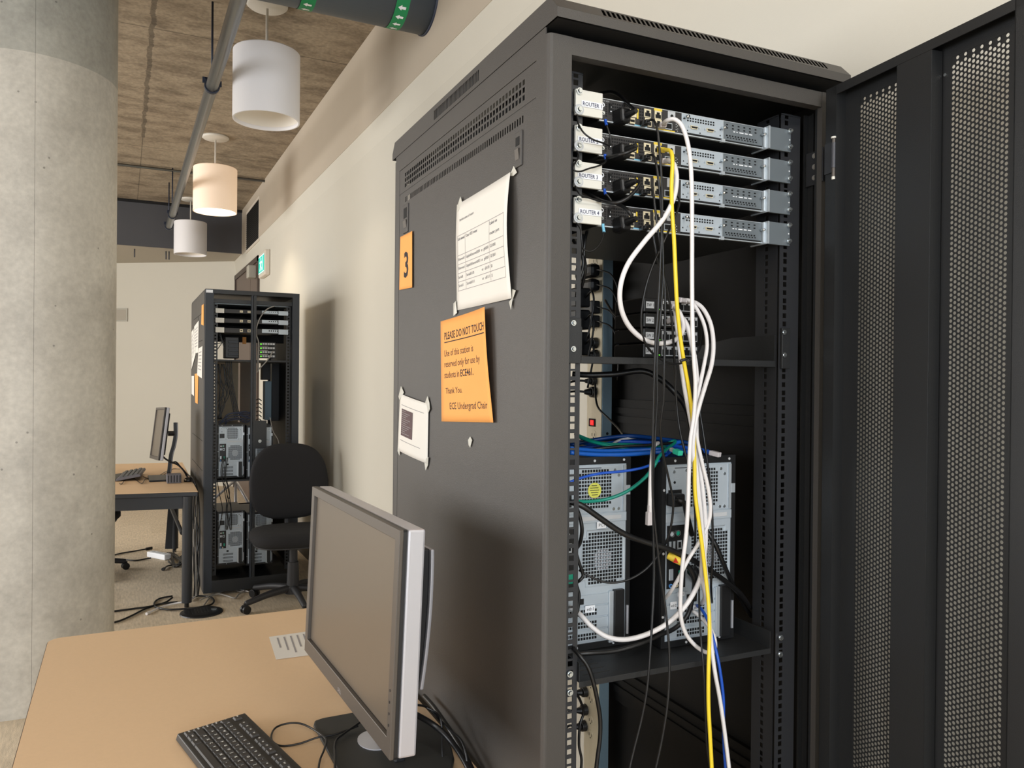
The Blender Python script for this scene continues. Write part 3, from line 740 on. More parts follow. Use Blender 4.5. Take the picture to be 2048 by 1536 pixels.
    # serial interface module
    n = part('interface_module', fbox(MB(), xm, xn, .13, .985, -.0006, .002), 'case_steel', t, bevel=.0004)
    m = MB()
    for i in range(11):
        for j in range(2): m.box(.3118+i*.0058,.3152+i*.0058,FY-.001,FY-.0006,frac(.77-j*.115),frac(.84-j*.115))
    for u, v in ((.3035,.30),(.3118,.20),(.3400,.17),(.3035,.72),(.386,.5),(.386,.22)): m.box(u,u+.0022,FY-.001,FY-.0006,frac(v),frac(v+.055))
    part('vent_holes', m, 'dark_hole', n)
    for u in (.3185,.3550):
        part('serial_port', MB().slab([(u,FY-.003,frac(.47)),(u+.0165,FY-.003,frac(.47)),(u+.015,FY-.003,frac(.33)),(u+.0015,FY-.003,frac(.33))],(0,.003,0)), 'port_cream', n)
        part('serial_socket', MB().slab([(u+.001,FY-.0034,frac(.44)),(u+.0155,FY-.0034,frac(.44)),(u+.014,FY-.0034,frac(.36)),(u+.0025,FY-.0034,frac(.36))],(0,.0005,0)), 'dark_hole', n)
        for v in (u-.0035, u+.0195): part('standoff', MB().cyl((v,FY-.0035,frac(.42)),(v,FY-.0005,frac(.42)),.0016,10), 'steel', n)
    for u, v in ((.3065,.80),(.3900,.60)):
        q = part('thumb_screw', MB().cyl((u,FY-.0012,frac(v)),(u,FY-.013,frac(v)-.001),.0026,14), 'screw_steel', n, smooth=True)
    part('module_slot', fbox(MB(), xm+.002, xn-.001, .02,.115,-.0004,.003), 'dark_hole', t)
    # blank vented module
    n = part('blank_module', fbox(MB(), xn, .4880, .10, .98, -.0006, .002), 'bracket_grey', t, bevel=.0004)
    part('module_edge', fbox(MB(), xn-.0006, xn+.0018, .0, 1.0, -.0014, .002), 'steel', t)
    m = MB()
    for i in range(6):
        for j in range(2): m.box(.4010+i*.0136,.4052+i*.0136,FY-.001,FY-.0006,frac(.80-j*.15),frac(.86-j*.15))
    for i in range(11): m.box(.4010+i*.0068,.4046+i*.0068,FY-.001,FY-.0006,frac(.285),frac(.35)).box(.4030+i*.0068,.4066+i*.0068,FY-.001,FY-.0006,frac(.20),frac(.245))
    part('vent_holes', m, 'dark_hole', n)
    m = MB(); [m.box(.4180+a,.4180+b,FY-.0011,FY-.0008,frac(.52),frac(.57)) for a,b in ((0,.004),(.007,.010),(.014,.024),(.027,.034),(.037,.045))]; part('caution_print', m, 'label_white', n)
    part('thumb_screw', MB().cyl((.4850,FY-.0012,frac(.62)),(.4850,FY-.013,frac(.62)-.001),.0022,14), 'screw_steel', n, smooth=True)
    part('module_slot', fbox(MB(), xn+.003, .4870, .015,.085,-.0004,.003), 'dark_hole', t)
    part('guide_bracket', fbox(MB(), xn-.004,xn+.004,-.06,.10,-.004,.002), 'steel', t)
    part('right_flange', MB().box(.4890,.4925,FY-.006,FY+.004,RZ0,RZ1), 'steel', t, bevel=.0005)
    # rack ears
    e = part('mounting_ear', MB().box(.4940,.5495,.0450,.0500,1.8935,1.9360), 'bracket_grey', t, bevel=.0006)
    part('ear_flange', MB().box(.4925,.4955,.0420,.0900,1.8935,1.9360), 'steel', e)
    for v in (0.4172,.3910):
        part('screw', screw_mb(MB(), (.5445,.0445,1.45+v*1.157+(.111 if 0 else 0)), .0052, .008), 'screw_steel', e)
    part('ear_hole', MB().cyl((.546,.0442,1.9165),(.546,.0448,1.9165),.0014,10), 'label_white', e)
    e = part('mounting_ear', MB().box(.0735,.1262,.0420,.0480,1.8943,1.9370), 'bracket_cream', t, bevel=.0012)
    for v in (0.4172,.3910): part('screw', screw_mb(MB(), (.0800,.0415,1.45+v*1.157), .0058, .005), 'screw_steel', e)
    part('washer', MB().lathe((.0800,.0415,1.45+.391*1.157), [(.0055,-.0012),(.0088,-.0012),(.0090,0)], 22, 'y'), 'label_grey', e, smooth=False)
    part('ground_screw', screw_mb(MB(), (.1345,FY-.0005,frac(.34)), .0032, .004), 'screw_steel', t)
    return t
R1 = make_router(); PITCH = .0601
routers = [R1]+[copy_tree(R1) for _ in range(3)]
for i, r in enumerate(routers):
    place(r, Vector((.3125, FY, RZ0-PITCH*i)), FR)
    r['label'] = ['router labelled ROUTER 1, topmost in the open rack', 'router labelled ROUTER 2, second from the top in the open rack', 'router labelled ROUTER 3, third from the top in the open rack', 'router labelled ROUTER 4, lowest of the four in the open rack'][i]
    ear = [c for c in r.children if c.name.startswith('mounting_ear')][-1]
    ears = sorted([c for c in r.children if c.name.startswith('mounting_ear')], key=lambda c: c.data.vertices[0].co.x); ear = ears[0]
    xo = [.086,.080,.080,.083][i]
    lb = part('name_label', MB().box(xo-.002,.1255,.0408,.0414,1.9085,1.9190), 'label_white', ear)
    m = MB(); text(m, 'ROUTER %d' % (i+1), .0092, xo, 1.9105, lambda u,v:(u,.0405,v), width=.037, bold=.012); part('lettering', m, 'ink_navy', ear)

# ---------------- five port switches, PoE style, stacked on the shelf
SX0, SX1, SY = .265, .392, .118
def make_switch():
    t = thing('network_switch', 'x', 'network switch', (.3285, SY, 1.494), FR, 'small switches stacked on the shelf')
    z0 = 1.494; hh = .0275
    part('housing', MB().box(SX0,SX1,SY,SY+.10,z0,z0+hh-.001), 'black_plastic', t, bevel=.002)
    part('foot', MB().cyl((SX0+.02,SY+.02,z0-.001),(SX0+.02,SY+.02,z0+.001),.006,12), 'black_rubber', t)
    part('port_frame', MB().box(.3060,.3880,SY-.0008,SY,z0+.0045,z0+.0225), 'label_grey', t)
    for k in range(5):
        x = .3073+k*.0162
        part('network_port', MB().slab([(x,SY-.0016,z0+.0060),(x+.0145,SY-.0016,z0+.0060),(x+.0145,SY-.0016,z0+.0165),(x+.0100,SY-.0016,z0+.0165),(x+.0100,SY-.0016,z0+.0205),(x+.0045,SY-.0016,z0+.0205),(x+.0045,SY-.0016,z0+.0165),(x,SY-.0016,z0+.0165)],(0,.001,0)), 'dark_hole', t)
    m = MB(); text(m, 'POWER', .0030, .3045, z0+.0238, lambda u,v:(u,SY-.0006,v)); text(m, '5', .0030, .375, z0+.0238, lambda u,v:(u,SY-.0006,v)); part('port_print', m, 'label_grey', t)
    part('status_light', MB().box(.3000,.3020,SY-.0008,SY,z0+.0050,z0+.0066), 'led_green', t)
    part('name_label', MB().box(.2700,.2880,SY-.0006,SY,z0+.0070,z0+.0195), 'label_grey', t)
    return t
s0 = make_switch(); sws = [s0]+[copy_tree(s0) for _ in range(3)]
for i, s in enumerate(sws):
    lvl = 3-i; place(s, Vector((.3285,SY,1.494+.0285*lvl)), FR)
    s['label'] = ['black network switch labelled SW 1, top of the stack', 'black network switch labelled SW 2, second in the stack', 'black network switch labelled SW 3, third in the stack', 'black network switch labelled SW 4, bottom of the stack'][i]
    m = MB(); text(m, 'SW %d' % (i+1), .0085, .2712, 1.5045, lambda u,v:(u,SY-.0010,v), width=.0155, bold=.01); part('lettering', m, 'ink', s)

# ---------------- computer towers
def make_tower(X, Y, z0, fr, label, detail=1, group='black computer towers on the rack shelf'):
    t = thing('computer_tower', label, 'computer', (X+.0785, Y, z0), fr, group)
    w_ = .157
    def B(a, b, c, d, y0, y1): return MB().box(X+a, X+b, Y+y0, Y+y1, z0+c, z0+d)
    m = MB().grid([X-.009,X+0.0,X+w_,X+w_+.009],[z0,z0+.012,z0+.348,z0+.362], lambda i,j: i==1 and j==1, lambda a,b:(a,Y-.004,b))
    part('shell_rim', m, 'black_plastic', t, solid=.003)
    part('shell', B(-.009,w_+.009,0,.362,.0,.40), 'black_plastic', t, bevel=.002)
    part('rear_panel', B(0,w_,.012,.348,-.002,.001), 'case_steel', t, bevel=.0006)
    part('power_supply', B(.002,.147,.257,.345,-.0034,-.002), 'case_steel', t, bevel=.001)
    part('side_channel', B(.149,.155,.257,.345,-.0055,-.002), 'steel', t)
    m = MB()
    for i in range(12):
        for j in range(11):
            if (i in (0,11)) and (j in (0,10)): continue
            m.box(X+.052+i*.0060, X+.0562+i*.0060, Y-.0040, Y-.0034, z0+.2655+j*.0068, z0+.2702+j*.0068)
    part('supply_vent', m, 'dark_hole', t)
    if detail:
        for u, v in ((.018,.334),(.047,.336),(.130,.336),(.139,.326),(.046,.262),(.128,.262),(.139,.262)): part('screw', screw_mb(MB(), (X+u,Y-.0034,z0+v), .0030, .002), 'screw_steel', t)
        part('drive_slot', B(.02,.10,.3405,.3418,-.0042,-.0034), 'ink', t)
        part('slide_lock', B(.155,.164,.288,.306,-.006,-.001), 'steel', t)
        part('lock_dimple', B(.010,.028,.306,.322,-.0045,-.0034), 'case_steel', t, bevel=.0008)
        part('lock_hole', MB().cyl((X+.019,Y-.0052,z0+.314),(X+.019,Y-.0045,z0+.314),.0026,12), 'dark_hole', t)
    p = part('power_inlet', B(.005,.036,.270,.300,-.005,-.0034), 'black_plastic', t, bevel=.001)
    part('seam_band', B(0,w_,.238,.255,-.0045,-.002), 'case_steel', t, bevel=.0008)
    part('badge', B(.055,.145,.2425,.2505,-.0052,-.0045), 'label_grey', t, bevel=.003)
    # fan grille with its frame
    gx0, gz0 = X+.062, z0+.122
    m = MB()
    for i in range(14):
        for j in range(15):
            if (i < 2 and (j > 12 or j < 2)) or (i > 11 and (j > 13 or j < 1)): continue
            u = gx0+i*.0063; v = gz0+j*.0066
            m.box(u, u+.0044, Y-.0030, Y-.0020, v, v+.0046)
    part('fan_grille', m, 'dark_hole', t)
    fr_ = [(gx0-.003,gz0+.008),(gx0+.006,gz0+.008),(gx0+.006,gz0-.004),(gx0+.078,gz0-.004),(gx0+.078,gz0+.004),(gx0+.090,gz0+.004),(gx0+.090,gz0+.092),(gx0+.080,gz0+.092),(gx0+.080,gz0+.102),(gx0+.008,gz0+.102),(gx0+.008,gz0+.088),(gx0-.003,gz0+.088)]
    part('grille_rim', MB().tube([(a,Y-.0025,b) for a,b in fr_+fr_[:1]], .0011, 6, smooth=False), 'steel', t)
    # the pale fan hub showing behind the grid
    m = MB()
    for i in range(4,10):
        for j in range(4,10):
            if (i-6.5)**2+(j-6.5)**2 < 9: u = gx0+i*.0063; v = gz0+j*.0066; m.box(u+.0006,u+.0038,Y-.0036,Y-.0030,v+.0006,v+.004)
    part('fan_hub', m, 'monitor_silver', t)
    # connector panel
    io = part('connector_panel', B(.004,.047,.112,.232,-.0036,-.002), 'black_plastic', t)
    for u, v, c in ((.014,.216,'label_grey'),(.028,.217,'jack_green')):
        q = part('keyboard_jack', MB().lathe((X+u,Y-.0040,z0+v), [(0,-.0006),(.0042,-.0006),(.0042,.0)], 18, 'y'), c, io); part('jack_rim', MB().lathe((X+u,Y-.0040,z0+v), [(.0045,-.002),(.0058,-.002),(.0058,0)], 18, 'y'), 'screw_steel', io)
    for u, v in ((.008,.188),(.017,.188)): part('usb_port', B(u,u+.0050,v,v+.014,-.0050,-.0036), 'steel', io)
    part('display_port', B(.027,.037,.186,.203,-.0050,-.0036), 'steel', io); part('socket', B(.029,.035,.189,.200,-.0054,-.0050), 'dark_hole', io)
    part('vga_port', B(.030,.040,.128,.146,-.0060,-.0036), 'jack_green', io, bevel=.002)
    part('serial_port', B(.008,.018,.128,.150,-.0056,-.0036), 'steel', io, bevel=.002)
    for u, c in ((.012,'jack_blue'),(.025,'port_cream')): part('audio_jack', MB().lathe((X+u,Y-.0040,z0+.118), [(.0018,-.002),(.0040,-.002),(.0040,0)], 16, 'y'), c, io)
    # expansion slots with perforated covers, and the black retaining clip
    for k in range(4):
        z_ = .016+k*.0225
        c = part('slot_cover', B(.004,.126,z_,z_+.0195,-.0042,-.002), 'case_steel', t, bevel=.0006)
        if k < 3:
            m = MB()
            for i in range(11):
                for j in range(2): m.box(X+.028+i*.0060, X+.0322+i*.0060, Y-.0048, Y-.0042, z0+z_+.0035+j*.0068, z0+z_+.0082+j*.0068)
            part('slot_holes', m, 'dark_hole', c)
        else:
            part('socket', B(.050,.064,z_+.003,z_+.014,-.0048,-.0042), 'dark_hole', c)
    part('retaining_clip', B(.128,.150,.008,.108,-.012,-.002), 'black_plastic', t, bevel=.001)
    part('clip_hinge', B(.118,.128,.008,.106,-.008,-.002), 'steel', t, bevel=.001)
    part('latch_strip', B(.158,.162,.02,.075,-.007,-.001), 'monitor_silver', t)
    for u in (.03,.10): part('foot', MB().cyl((X+u,Y+.01,z0-.001),(X+u,Y+.01,z0+.004),.008,12), 'black_rubber', t)
    for u, v in ((.02,.355),(.085,.355),(.150,.355),(-.005,.30),(-.005,.18),(-.005,.06),(.05,.006),(.13,.006)): part('rivet', MB().lathe((X+u,Y-.0041,z0+v), [(0,-.0012),(.0024,-.001),(.0026,0)], 10, 'y'), 'label_grey', t)
    return t
TZ = .9445
T1 = make_tower(.110, .176, TZ, FR, 'left computer tower with a round yellow sticker on its power supply', 1)
T2 = make_tower(.3205, .123, TZ, FR, 'right computer tower with the power cord and white cables plugged in', 1)
sp_ = rp(1190,981,.170)
st = part('round_sticker', MB().cyl((sp_.x,.1712,sp_.z),(sp_.x,.1716,sp_.z),.0145,32), 'sticker_yellow', T1)
m = MB()
for k, w__ in enumerate((.007,.010,.0105,.008,.006)):
    m.box(sp_.x-w__,sp_.x+w__*(.7+.1*k),.1708,.1711,sp_.z+.0085-k*.0044,sp_.z+.0097-k*.0044)
part('sticker_print', m, 'ink', T1)
for T, Yp, items in ((T1,.176,[((1203,1050),'PC1',.0088,(.020,.013)),((1180,1218),'eth1',.0090,(.021,.013))]),(T2,.123,[((1347,1211),'eth2',.0070,(.015,.014)),((1362,1188),'eth1',.0060,(.016,.008)),((1392,1215),'eth1',.0060,(.014,.010))])):
    for (c, s_, sz, (w_, h_)) in items:
        q = rp(c[0], c[1], Yp-.006)
        part('name_label', MB().box(q.x-w_/2,q.x+w_/2,Yp-.0062,Yp-.0056,q.z-h_/2,q.z+h_/2), 'label_white', T)
        m = MB(); text(m, s_, sz, q.x, q.z-sz*.33, lambda u,v,Yp=Yp:(u,Yp-.0066,v), align='CENTER', width=None); part('lettering', m, 'ink', T)

# ---------------- power distribution strip standing in the back of the rack
PX, PY0, PY1 = .562, .752, .828
t = thing('power_strip', 'tall beige and grey vertical power strip in the back of the open rack', 'power strip', (PX+.015,.79,.35), FR)
part('socket_face', MB().box(PX,PX+.003,PY0,PY1,.35,1.80), 'pdu_beige', t, bevel=.0008)
part('housing', MB().box(PX+.0031,PX+.034,PY0-.001,PY1,.35,1.80), 'pdu_grey', t, bevel=.001)
for z in (1.785,1.653,1.648,1.600,1.44,1.30,.70,.66,.60,.56,.50,.46):
    s_ = part('socket', MB().cyl((PX-.001,.79,z),(PX,.79,z),.013,20), 'pdu_beige', t)
    part('slot', MB().box(PX-.0014,PX-.001,.782,.784,z-.004,z+.004).box(PX-.0014,PX-.001,.796,.798,z-.004,z+.004).cyl((PX-.0014,.79,z-.008),(PX-.001,.79,z-.008),.0022,10), 'dark_hole', s_)
q = rs(1185,845,PX)
b_ = part('switch_bezel', MB().box(PX-.003,PX,q.y-.016,q.y+.016,q.z-.011,q.z+.011), 'dark_hole', t)
part('red_switch', MB().box(PX-.006,PX-.003,q.y-.012,q.y+.004,q.z-.007,q.z+.007), 'led_red', t, bevel=.001, label='glowing red rocker switch')
part('mount_screw', screw_mb(MB(), (PX+.02,PY0-.001,1.305), .004, .002), 'dark_hole', t)
def adapter(label, px, y0, y1, dx, prof, group='black power adapters in the vertical strip', rnd=.006, plug=True):
    zt = rs(px, y0, PX-.02).z; zb = rs(px, y1, PX-.02).z; zc_ = (zt+zb)/2; h2 = (zt-zb)/2
    t = thing('power_adapter', label, 'power adapter', (PX-dx/2,.79,zc_), FR, group)
    part('housing', MB().box(PX-.010-dx,PX-.010,prof[0],prof[1],zc_-h2,zc_+h2), 'black_plastic', t, bevel=min(rnd, h2*.6))
    part('plug_base', MB().cyl((PX-.012,.79,zc_),(PX-.001,.79,zc_),.012,16), 'black_plastic', t)
    e = Vector((PX-.010-dx*.5, prof[0], zc_))
    part('lead', MB().tube([e+Vector((0,.002,0)), e+Vector((.004,-.02,-.004)), e+Vector((.02,-.05,-.02)), e+Vector((.035,-.06,-.07)), e+Vector((.04,-.05,-.16))], .0021, 7), 'black_rubber', t, smooth=True)
    return t
adapter('wide rounded black adapter, topmost in the vertical strip', 1185, 529, 556, .034, (.742,.836), rnd=.011)
adapter('wide rounded black adapter, second in the vertical strip', 1185, 559, 585, .034, (.742,.836), rnd=.011)
adapter('square black adapter, third in the vertical strip', 1190, 602, 627, .028, (.745,.815), rnd=.003)
adapter('square black adapter, fourth in the vertical strip', 1190, 631, 655, .028, (.745,.815), rnd=.003)
def plug(label, px, py, X=PX, r=.016, ln=.028, pts=None, group='black plugs in the vertical strip'):
    q = rs(px, py, X-.01)
    t = thing('power_plug', label, 'plug', q, FR, group)
    part('plug_body', MB().cone((X-.0005,q.y,q.z),(X-.014,q.y,q.z),r,r*.92,20).cone((X-.014,q.y,q.z),(X-.014-ln*.6,q.y+.004,q.z),r*.7,r*.4,16), 'black_plastic', t, smooth=False, bevel=.0015)
    P0 = Vector((X-.014-ln*.5, q.y+.004, q.z))
    pts = pts or [(-.02,.01,0),(-.04,.03,-.01),(-.05,.045,-.06),(-.045,.04,-.15)]
    part('cord', MB().tube([P0]+[P0+Vector(p) for p in pts], .0032, 8), 'black_rubber', t, smooth=True)
plug('round black plug just above the upper shelf in the vertical strip', 1186, 686)
plug('round black plug lowest behind the upper shelf', 1187, 711, r=.017)
plug('black plug just below the upper shelf in the vertical strip', 1184, 762, r=.013)
plug('cone shaped black plug above the red rocker switch', 1183, 784, r=.016, pts=[(-.02,.01,.002),(-.05,.03,.0),(-.09,.05,.01)])
plug('black plug right below the lower shelf in the vertical strip', 1166, 1384, r=.015)
plug('upper of the two round black plugs at the bottom of the strip', 1166, 1420, r=.016, pts=[(-.02,.01,.0),(-.04,.02,.01),(-.06,.02,.05)])
plug('lower of the two round black plugs at the bottom of the strip', 1164, 1452, r=.016, pts=[(-.02,.01,0),(-.03,.02,-.04),(-.02,.02,-.14)])
# block adapters standing at the left of the shelf
for k, (x, y, ya, yb, lb) in enumerate(((1166,560,576,616,'dark block adapter at the left end above the upper shelf, top one'),(1166,640,620,660,'dark block adapter at the left end above the upper shelf, middle one'),(1166,700,664,712,'dark block adapter at the left end above the upper shelf, lowest one'))):
    a = rp(1152, ya, .62); b = rp(1173, yb, .62)
    tt = thing('power_adapter', lb, 'power adapter', (a.x,.62,b.z), FR, 'dark block adapters at the left')
    part('housing', MB().box(a.x-.01,b.x,.60,.66,b.z,a.z), 'black_plastic', tt, bevel=.004)
    part('lead', MB().tube([((a.x+b.x)/2,.598,(a.z+b.z)/2),((a.x+b.x)/2-.005,.56,(a.z+b.z)/2+.01),(a.x+.01,.55,b.z),(a.x,.56,b.z-.08)], .0026, 7), 'black_rubber', tt, smooth=True)

# ================================================================ CABLES OF THE NEAR RACK
def PP(pts): return [rp(a, b, c) for a, b, c in pts]
def rj_plug(mb_at, d, w_=.0058, l=.022):
    pass
def cable(name, label, pts, r, m, group=None, plugs=(), cat='cable', n=8, seg=6):
    P = PP(pts)
    o = solo(name, MB().tube(P, r, n, seg=seg), m, label, cat, at=P[0], frame=FR, group=group, smooth=True)
    for (end, pm, bm_, ln) in plugs:
        a, b = (P[0], P[1]) if end == 0 else (P[-1], P[-2])
        d = (a-b).normalized(); s_ = d.cross(Vector((0,0,1)));  s_ = s_.normalized() if s_.length > .2 else Vector((1,0,0)); u = s_.cross(d)
        w_ = .0058
        mm = MB(lambda x, y, z: a+d*x+s_*y+u*z)
        mm.box(-.004, ln*.55, -w_, w_, -w_*.8, w_*.8)
        part('plug', mm, pm, o, bevel=.0012)
        mm = MB(lambda x, y, z: a+d*x+s_*y+u*z)
        mm.slab([(-.016,-.0036,-.0036),(-.016,.0036,-.0036),(-.016,.0036,.0036),(-.016,-.0036,.0036)], (.013,0,0)); mm.box(-.004,-.002,-w_*.8,w_*.8,-w_*.6,w_*.6)
        part('boot', mm, bm_, o, bevel=.001)
    return o
WC = 'white network cables'
cable('network_cable', 'white cable from ROUTER 1 dropping straight, then looping low at the right tower',
      [(1326,250,.045),(1334,241,.02),(1350,239,.005),(1366,256,-.002),(1378,300,-.006),(1383,360,-.01),(1384,450,-.012),(1384,560,-.012),(1385,650,-.010),(1388,720,-.006),(1391,770,0),(1388,830,.008),(1381,880,.014),(1378,940,.020),(1376,1010,.024),(1372,1070,.028),(1365,1130,.032),(1361,1190,.036),(1362,1235,.040),(1372,1268,.044),(1394,1294,.046),(1418,1306,.050),(1430,1296,.058),(1427,1270,.066),(1410,1243,.08),(1386,1222,.104)], .0037, 'cable_white', WC, [(0,'cable_clear','cable_clear',.022)])
cable('network_cable', 'thick white cable sweeping in a big left loop from ROUTER 2 to SW 1',
      [(1330,322,.046),(1340,322,.02),(1349,332,.008),(1353,360,.0),(1347,398,-.004),(1325,440,-.008),(1288,484,-.010),(1256,528,-.008),(1241,572,-.004),(1242,615,.004),(1258,652,.014),(1288,679,.024),(1322,687,.034),(1352,679,.044),(1365,662,.054),(1366,645,.06),(1359,625,.066),(1348,612,.088)], .0043, 'cable_white', WC, [(0,'cable_clear','cable_clear',.022),(1,'cable_clear','cable_clear',.022)])
cable('network_cable', 'outer white cable arching right from SW 1 and down',
      [(1375,603,.10),(1392,606,.075),(1408,620,.06),(1422,650,.05),(1427,690,.042),(1423,730,.036),(1411,770,.030),(1399,810,.026),(1390,850,.024),(1386,900,.026),(1391,950,.030),(1397,1010,.034),(1401,1050,.04),(1404,1110,.046),(1403,1150,.05),(1410,1190,.06),(1404,1207,.108)], .0040, 'cable_white', WC, [(0,'cable_clear','cable_clear',.02)])
cable('network_cable', 'inner white cable arching right from SW 1 to the left edge of the right tower',
      [(1362,600,.10),(1380,602,.08),(1396,622,.066),(1409,652,.058),(1414,690,.05),(1408,730,.044),(1399,775,.038),(1391,820,.034),(1393,870,.030),(1404,925,.030),(1416,975,.032),(1421,1020,.036),(1414,1055,.040),(1395,1090,.046),(1377,1118,.052),(1358,1155,.06),(1342,1182,.08),(1331,1196,.112)], .0036, 'cable_white', WC, [(0,'cable_clear','cable_clear',.02)])
cable('network_cable', 'long white cable from SW 2 hanging in a low arc across to the left tower',
      [(1345,640,.10),(1360,634,.08),(1371,645,.066),(1379,668,.06),(1386,700,.054),(1392,740,.048),(1394,790,.044),(1392,840,.040),(1394,890,.038),(1400,940,.038),(1407,1000,.040),(1411,1060,.044),(1409,1110,.048),(1401,1155,.054),(1385,1190,.060),(1362,1222,.064),(1330,1250,.07),(1290,1270,.08),(1250,1279,.09),(1215,1274,.10),(1185,1255,.115),(1165,1234,.13),(1152,1222,.150),(1140,1215,.163)], .0046, 'cable_white', WC, [(0,'cable_clear','cable_clear',.02)])
cable('network_cable', 'white cable running down past the lower shelf beside the yellow one',
      [(1345,607,.10),(1350,625,.085),(1354,660,.072),(1360,710,.06),(1366,760,.05),(1376,815,.036),(1384,860,.03),(1390,910,.028),(1396,970,.030),(1403,1040,.034),(1408,1100,.036),(1413,1160,.034),(1418,1220,.030),(1423,1290,.022),(1430,1345,.016),(1440,1400,.014),(1450,1470,.012),(1459,1545,.012),(1464,1600,.014)], .0037, 'cable_white', WC)
cable('network_cable', 'short white cable hanging with a loose clear plug between the towers',
      [(1316,886,.14),(1308,892,.10),(1304,915,.075),(1301,960,.065),(1300,1000,.06),(1299,1028,.06)], .0040, 'cable_white', WC, [(1,'cable_clear','cable_clear',.036)])
cable('network_cable', 'yellow cable from ROUTER 2 running down the whole rack front',
      [(1323,300,.046),(1332,300,.022),(1342,304,.004),(1345,325,-.004),(1343,370,-.006),(1344,420,-.008),(1348,480,-.008),(1351,550,-.006),(1354,610,-.002),(1360,670,.004),(1368,725,.010),(1377,775,.018),(1383,820,.024),(1388,870,.026),(1389,930,.026),(1390,985,.026),(1397,1040,.026),(1404,1090,.026),(1411,1150,.026),(1417,1206,.020),(1419,1270,.012),(1417,1340,.006),(1417,1410,.006),(1420,1470,.006),(1424,1545,.008),(1426,1600,.01)], .0036, 'cable_yellow', None, [(0,'cable_yellow','cable_yellow',.022)])
cable('network_cable', 'blue cable leaving the right tower and hanging past the lower shelf',
      [(1394,1211,.112),(1404,1220,.09),(1417,1245,.062),(1428,1285,.036),(1438,1330,.022),(1446,1390,.018),(1447,1440,.018),(1448,1490,.02),(1452,1545,.02),(1456,1600,.02)], .0030, 'cable_royal', None)
# green and blue coil on top of the towers
cable('network_cable', 'green cable arching from the coil down to the left behind the mounting rail',
      [(1153,872,.30),(1185,884,.25),(1225,893,.22),(1270,900,.20),(1320,893,.19),(1347,882,.18),(1349,886,.17),(1336,896,.14),(1319,912,.11),(1308,932,.10),(1288,957,.11),(1255,982,.13),(1215,998,.145),(1175,1003,.15),(1145,1002,.15)], .0032, 'cable_green', 'green network cables')
cable('network_cable', 'green cable end with a clear plug lying on the right tower',
      [(1150,868,.32),(1200,886,.28),(1260,889,.24),(1310,893,.19),(1340,898,.14),(1352,903,.122)], .0031, 'cable_green', 'green network cables', [(1,'glass_green','cable_clear',.026)])
BL = 'blue network cables coiled on the towers'
arcs = [[(1140,905,.178),(1190,909,.178),(1250,909,.172),(1305,905,.165),(1335,903,.150)],
        [(1140,897,.19),(1200,902,.195),(1260,901,.19),(1310,899,.175),(1338,899,.155)],
        [(1140,896,.32),(1200,903,.28),(1265,903,.25),(1315,900,.22),(1352,900,.18),(1378,905,.15)],
        [(1140,899,.36),(1190,893,.33),(1240,884,.30),(1300,886,.26),(1350,893,.2),(1400,900,.15),(1424,906,.125)],
        [(1140,890,.36),(1200,878,.33),(1260,872,.31),(1320,878,.26),(1370,885,.22),(1400,894,.2)],
        [(1140,885,.38),(1190,880,.36),(1250,876,.34),(1310,883,.28),(1350,892,.22),(1372,898,.2)],
        [(1140,903,.26),(1190,909,.24),(1250,906,.23),(1300,896,.22),(1340,888,.20),(1360,884,.2)],
        [(1140,881,.38),(1180,888,.34),(1230,893,.31),(1290,896,.26),(1340,901,.2)]]
lbs = ['thick bright blue cable at the very front of the coil', 'front bright blue cable of the coil, lowest at the left', 'blue cable of the coil just behind the front one', 'blue cable of the coil ending in a clear plug at the right', 'blue cable forming the top of the coil', 'dark blue cable arching second from the top of the coil', 'blue cable crossing the coil upward to the right', 'blue cable in the middle of the coil going straight across']
for k, a in enumerate(arcs):
    cable('network_cable', lbs[k], a, .0044, ['cable_blue','cable_blue','cable_blue','cable_royal','cable_navy','cable_navy','cable_blue','cable_blue'][k], BL, [(1,'cable_clear','cable_royal',.032)] if k == 3 else ())
cable('network_cable', 'thin blue cable crossing in front of the left tower', [(1138,965,.13),(1165,955,.13),(1200,947,.13),(1250,942,.125),(1290,934,.12),(1320,920,.13),(1342,903,.16)], .0026, 'cable_royal')
cable('network_cable', 'white cable lying in the blue coil at the left', [(1150,868,.36),(1175,879,.32),(1200,888,.29),(1217,892,.27),(1240,880,.30),(1275,874,.32)], .0028, 'cable_white', WC)
cable('black_cable', 'black cord lying across the blue coil', [(1145,903,.22),(1190,898,.20),(1240,893,.19),(1300,890,.18),(1345,886,.18)], .0028, 'black_rubber', 'black cords around the coil')
# black console leads
KC = 'thin black console cables'
def kc(lb, pts, pl=True, r=.0021): return cable('console_cable', lb, pts, r, 'black_rubber', KC, [(0,'black_plastic','black_plastic',.020)] if pl else ())
kc('thin black console cable plugged into ROUTER 1', [(1290,246,.045),(1300,240,.02),(1309,243,.008),(1315,262,.0),(1319,300,-.004),(1324,380,-.006),(1323,460,-.008),(1320,540,-.006),(1316,620,-.004),(1311,690,-.002),(1308,770,.004),(1306,850,.010),(1305,930,.014),(1306,1000,.018),(1312,1070,.02),(1320,1140,.02),(1330,1210,.018),(1337,1280,.012),(1339,1340,.008),(1335,1410,.006),(1324,1480,.008),(1310,1545,.01),(1300,1600,.01)])
kc('thin black console cable plugged into ROUTER 2', [(1290,316,.045),(1300,310,.02),(1309,315,.008),(1315,345,.0),(1321,400,-.002),(1325,480,-.004),(1326,560,-.002),(1320,640,.0),(1314,720,.004),(1314,800,.010),(1311,860,.016),(1306,960,.022),(1307,1060,.026),(1308,1150,.024),(1305,1230,.018),(1300,1310,.012),(1294,1380,.010),(1283,1440,.012),(1268,1500,.014),(1258,1545,.014),(1250,1600,.014)])
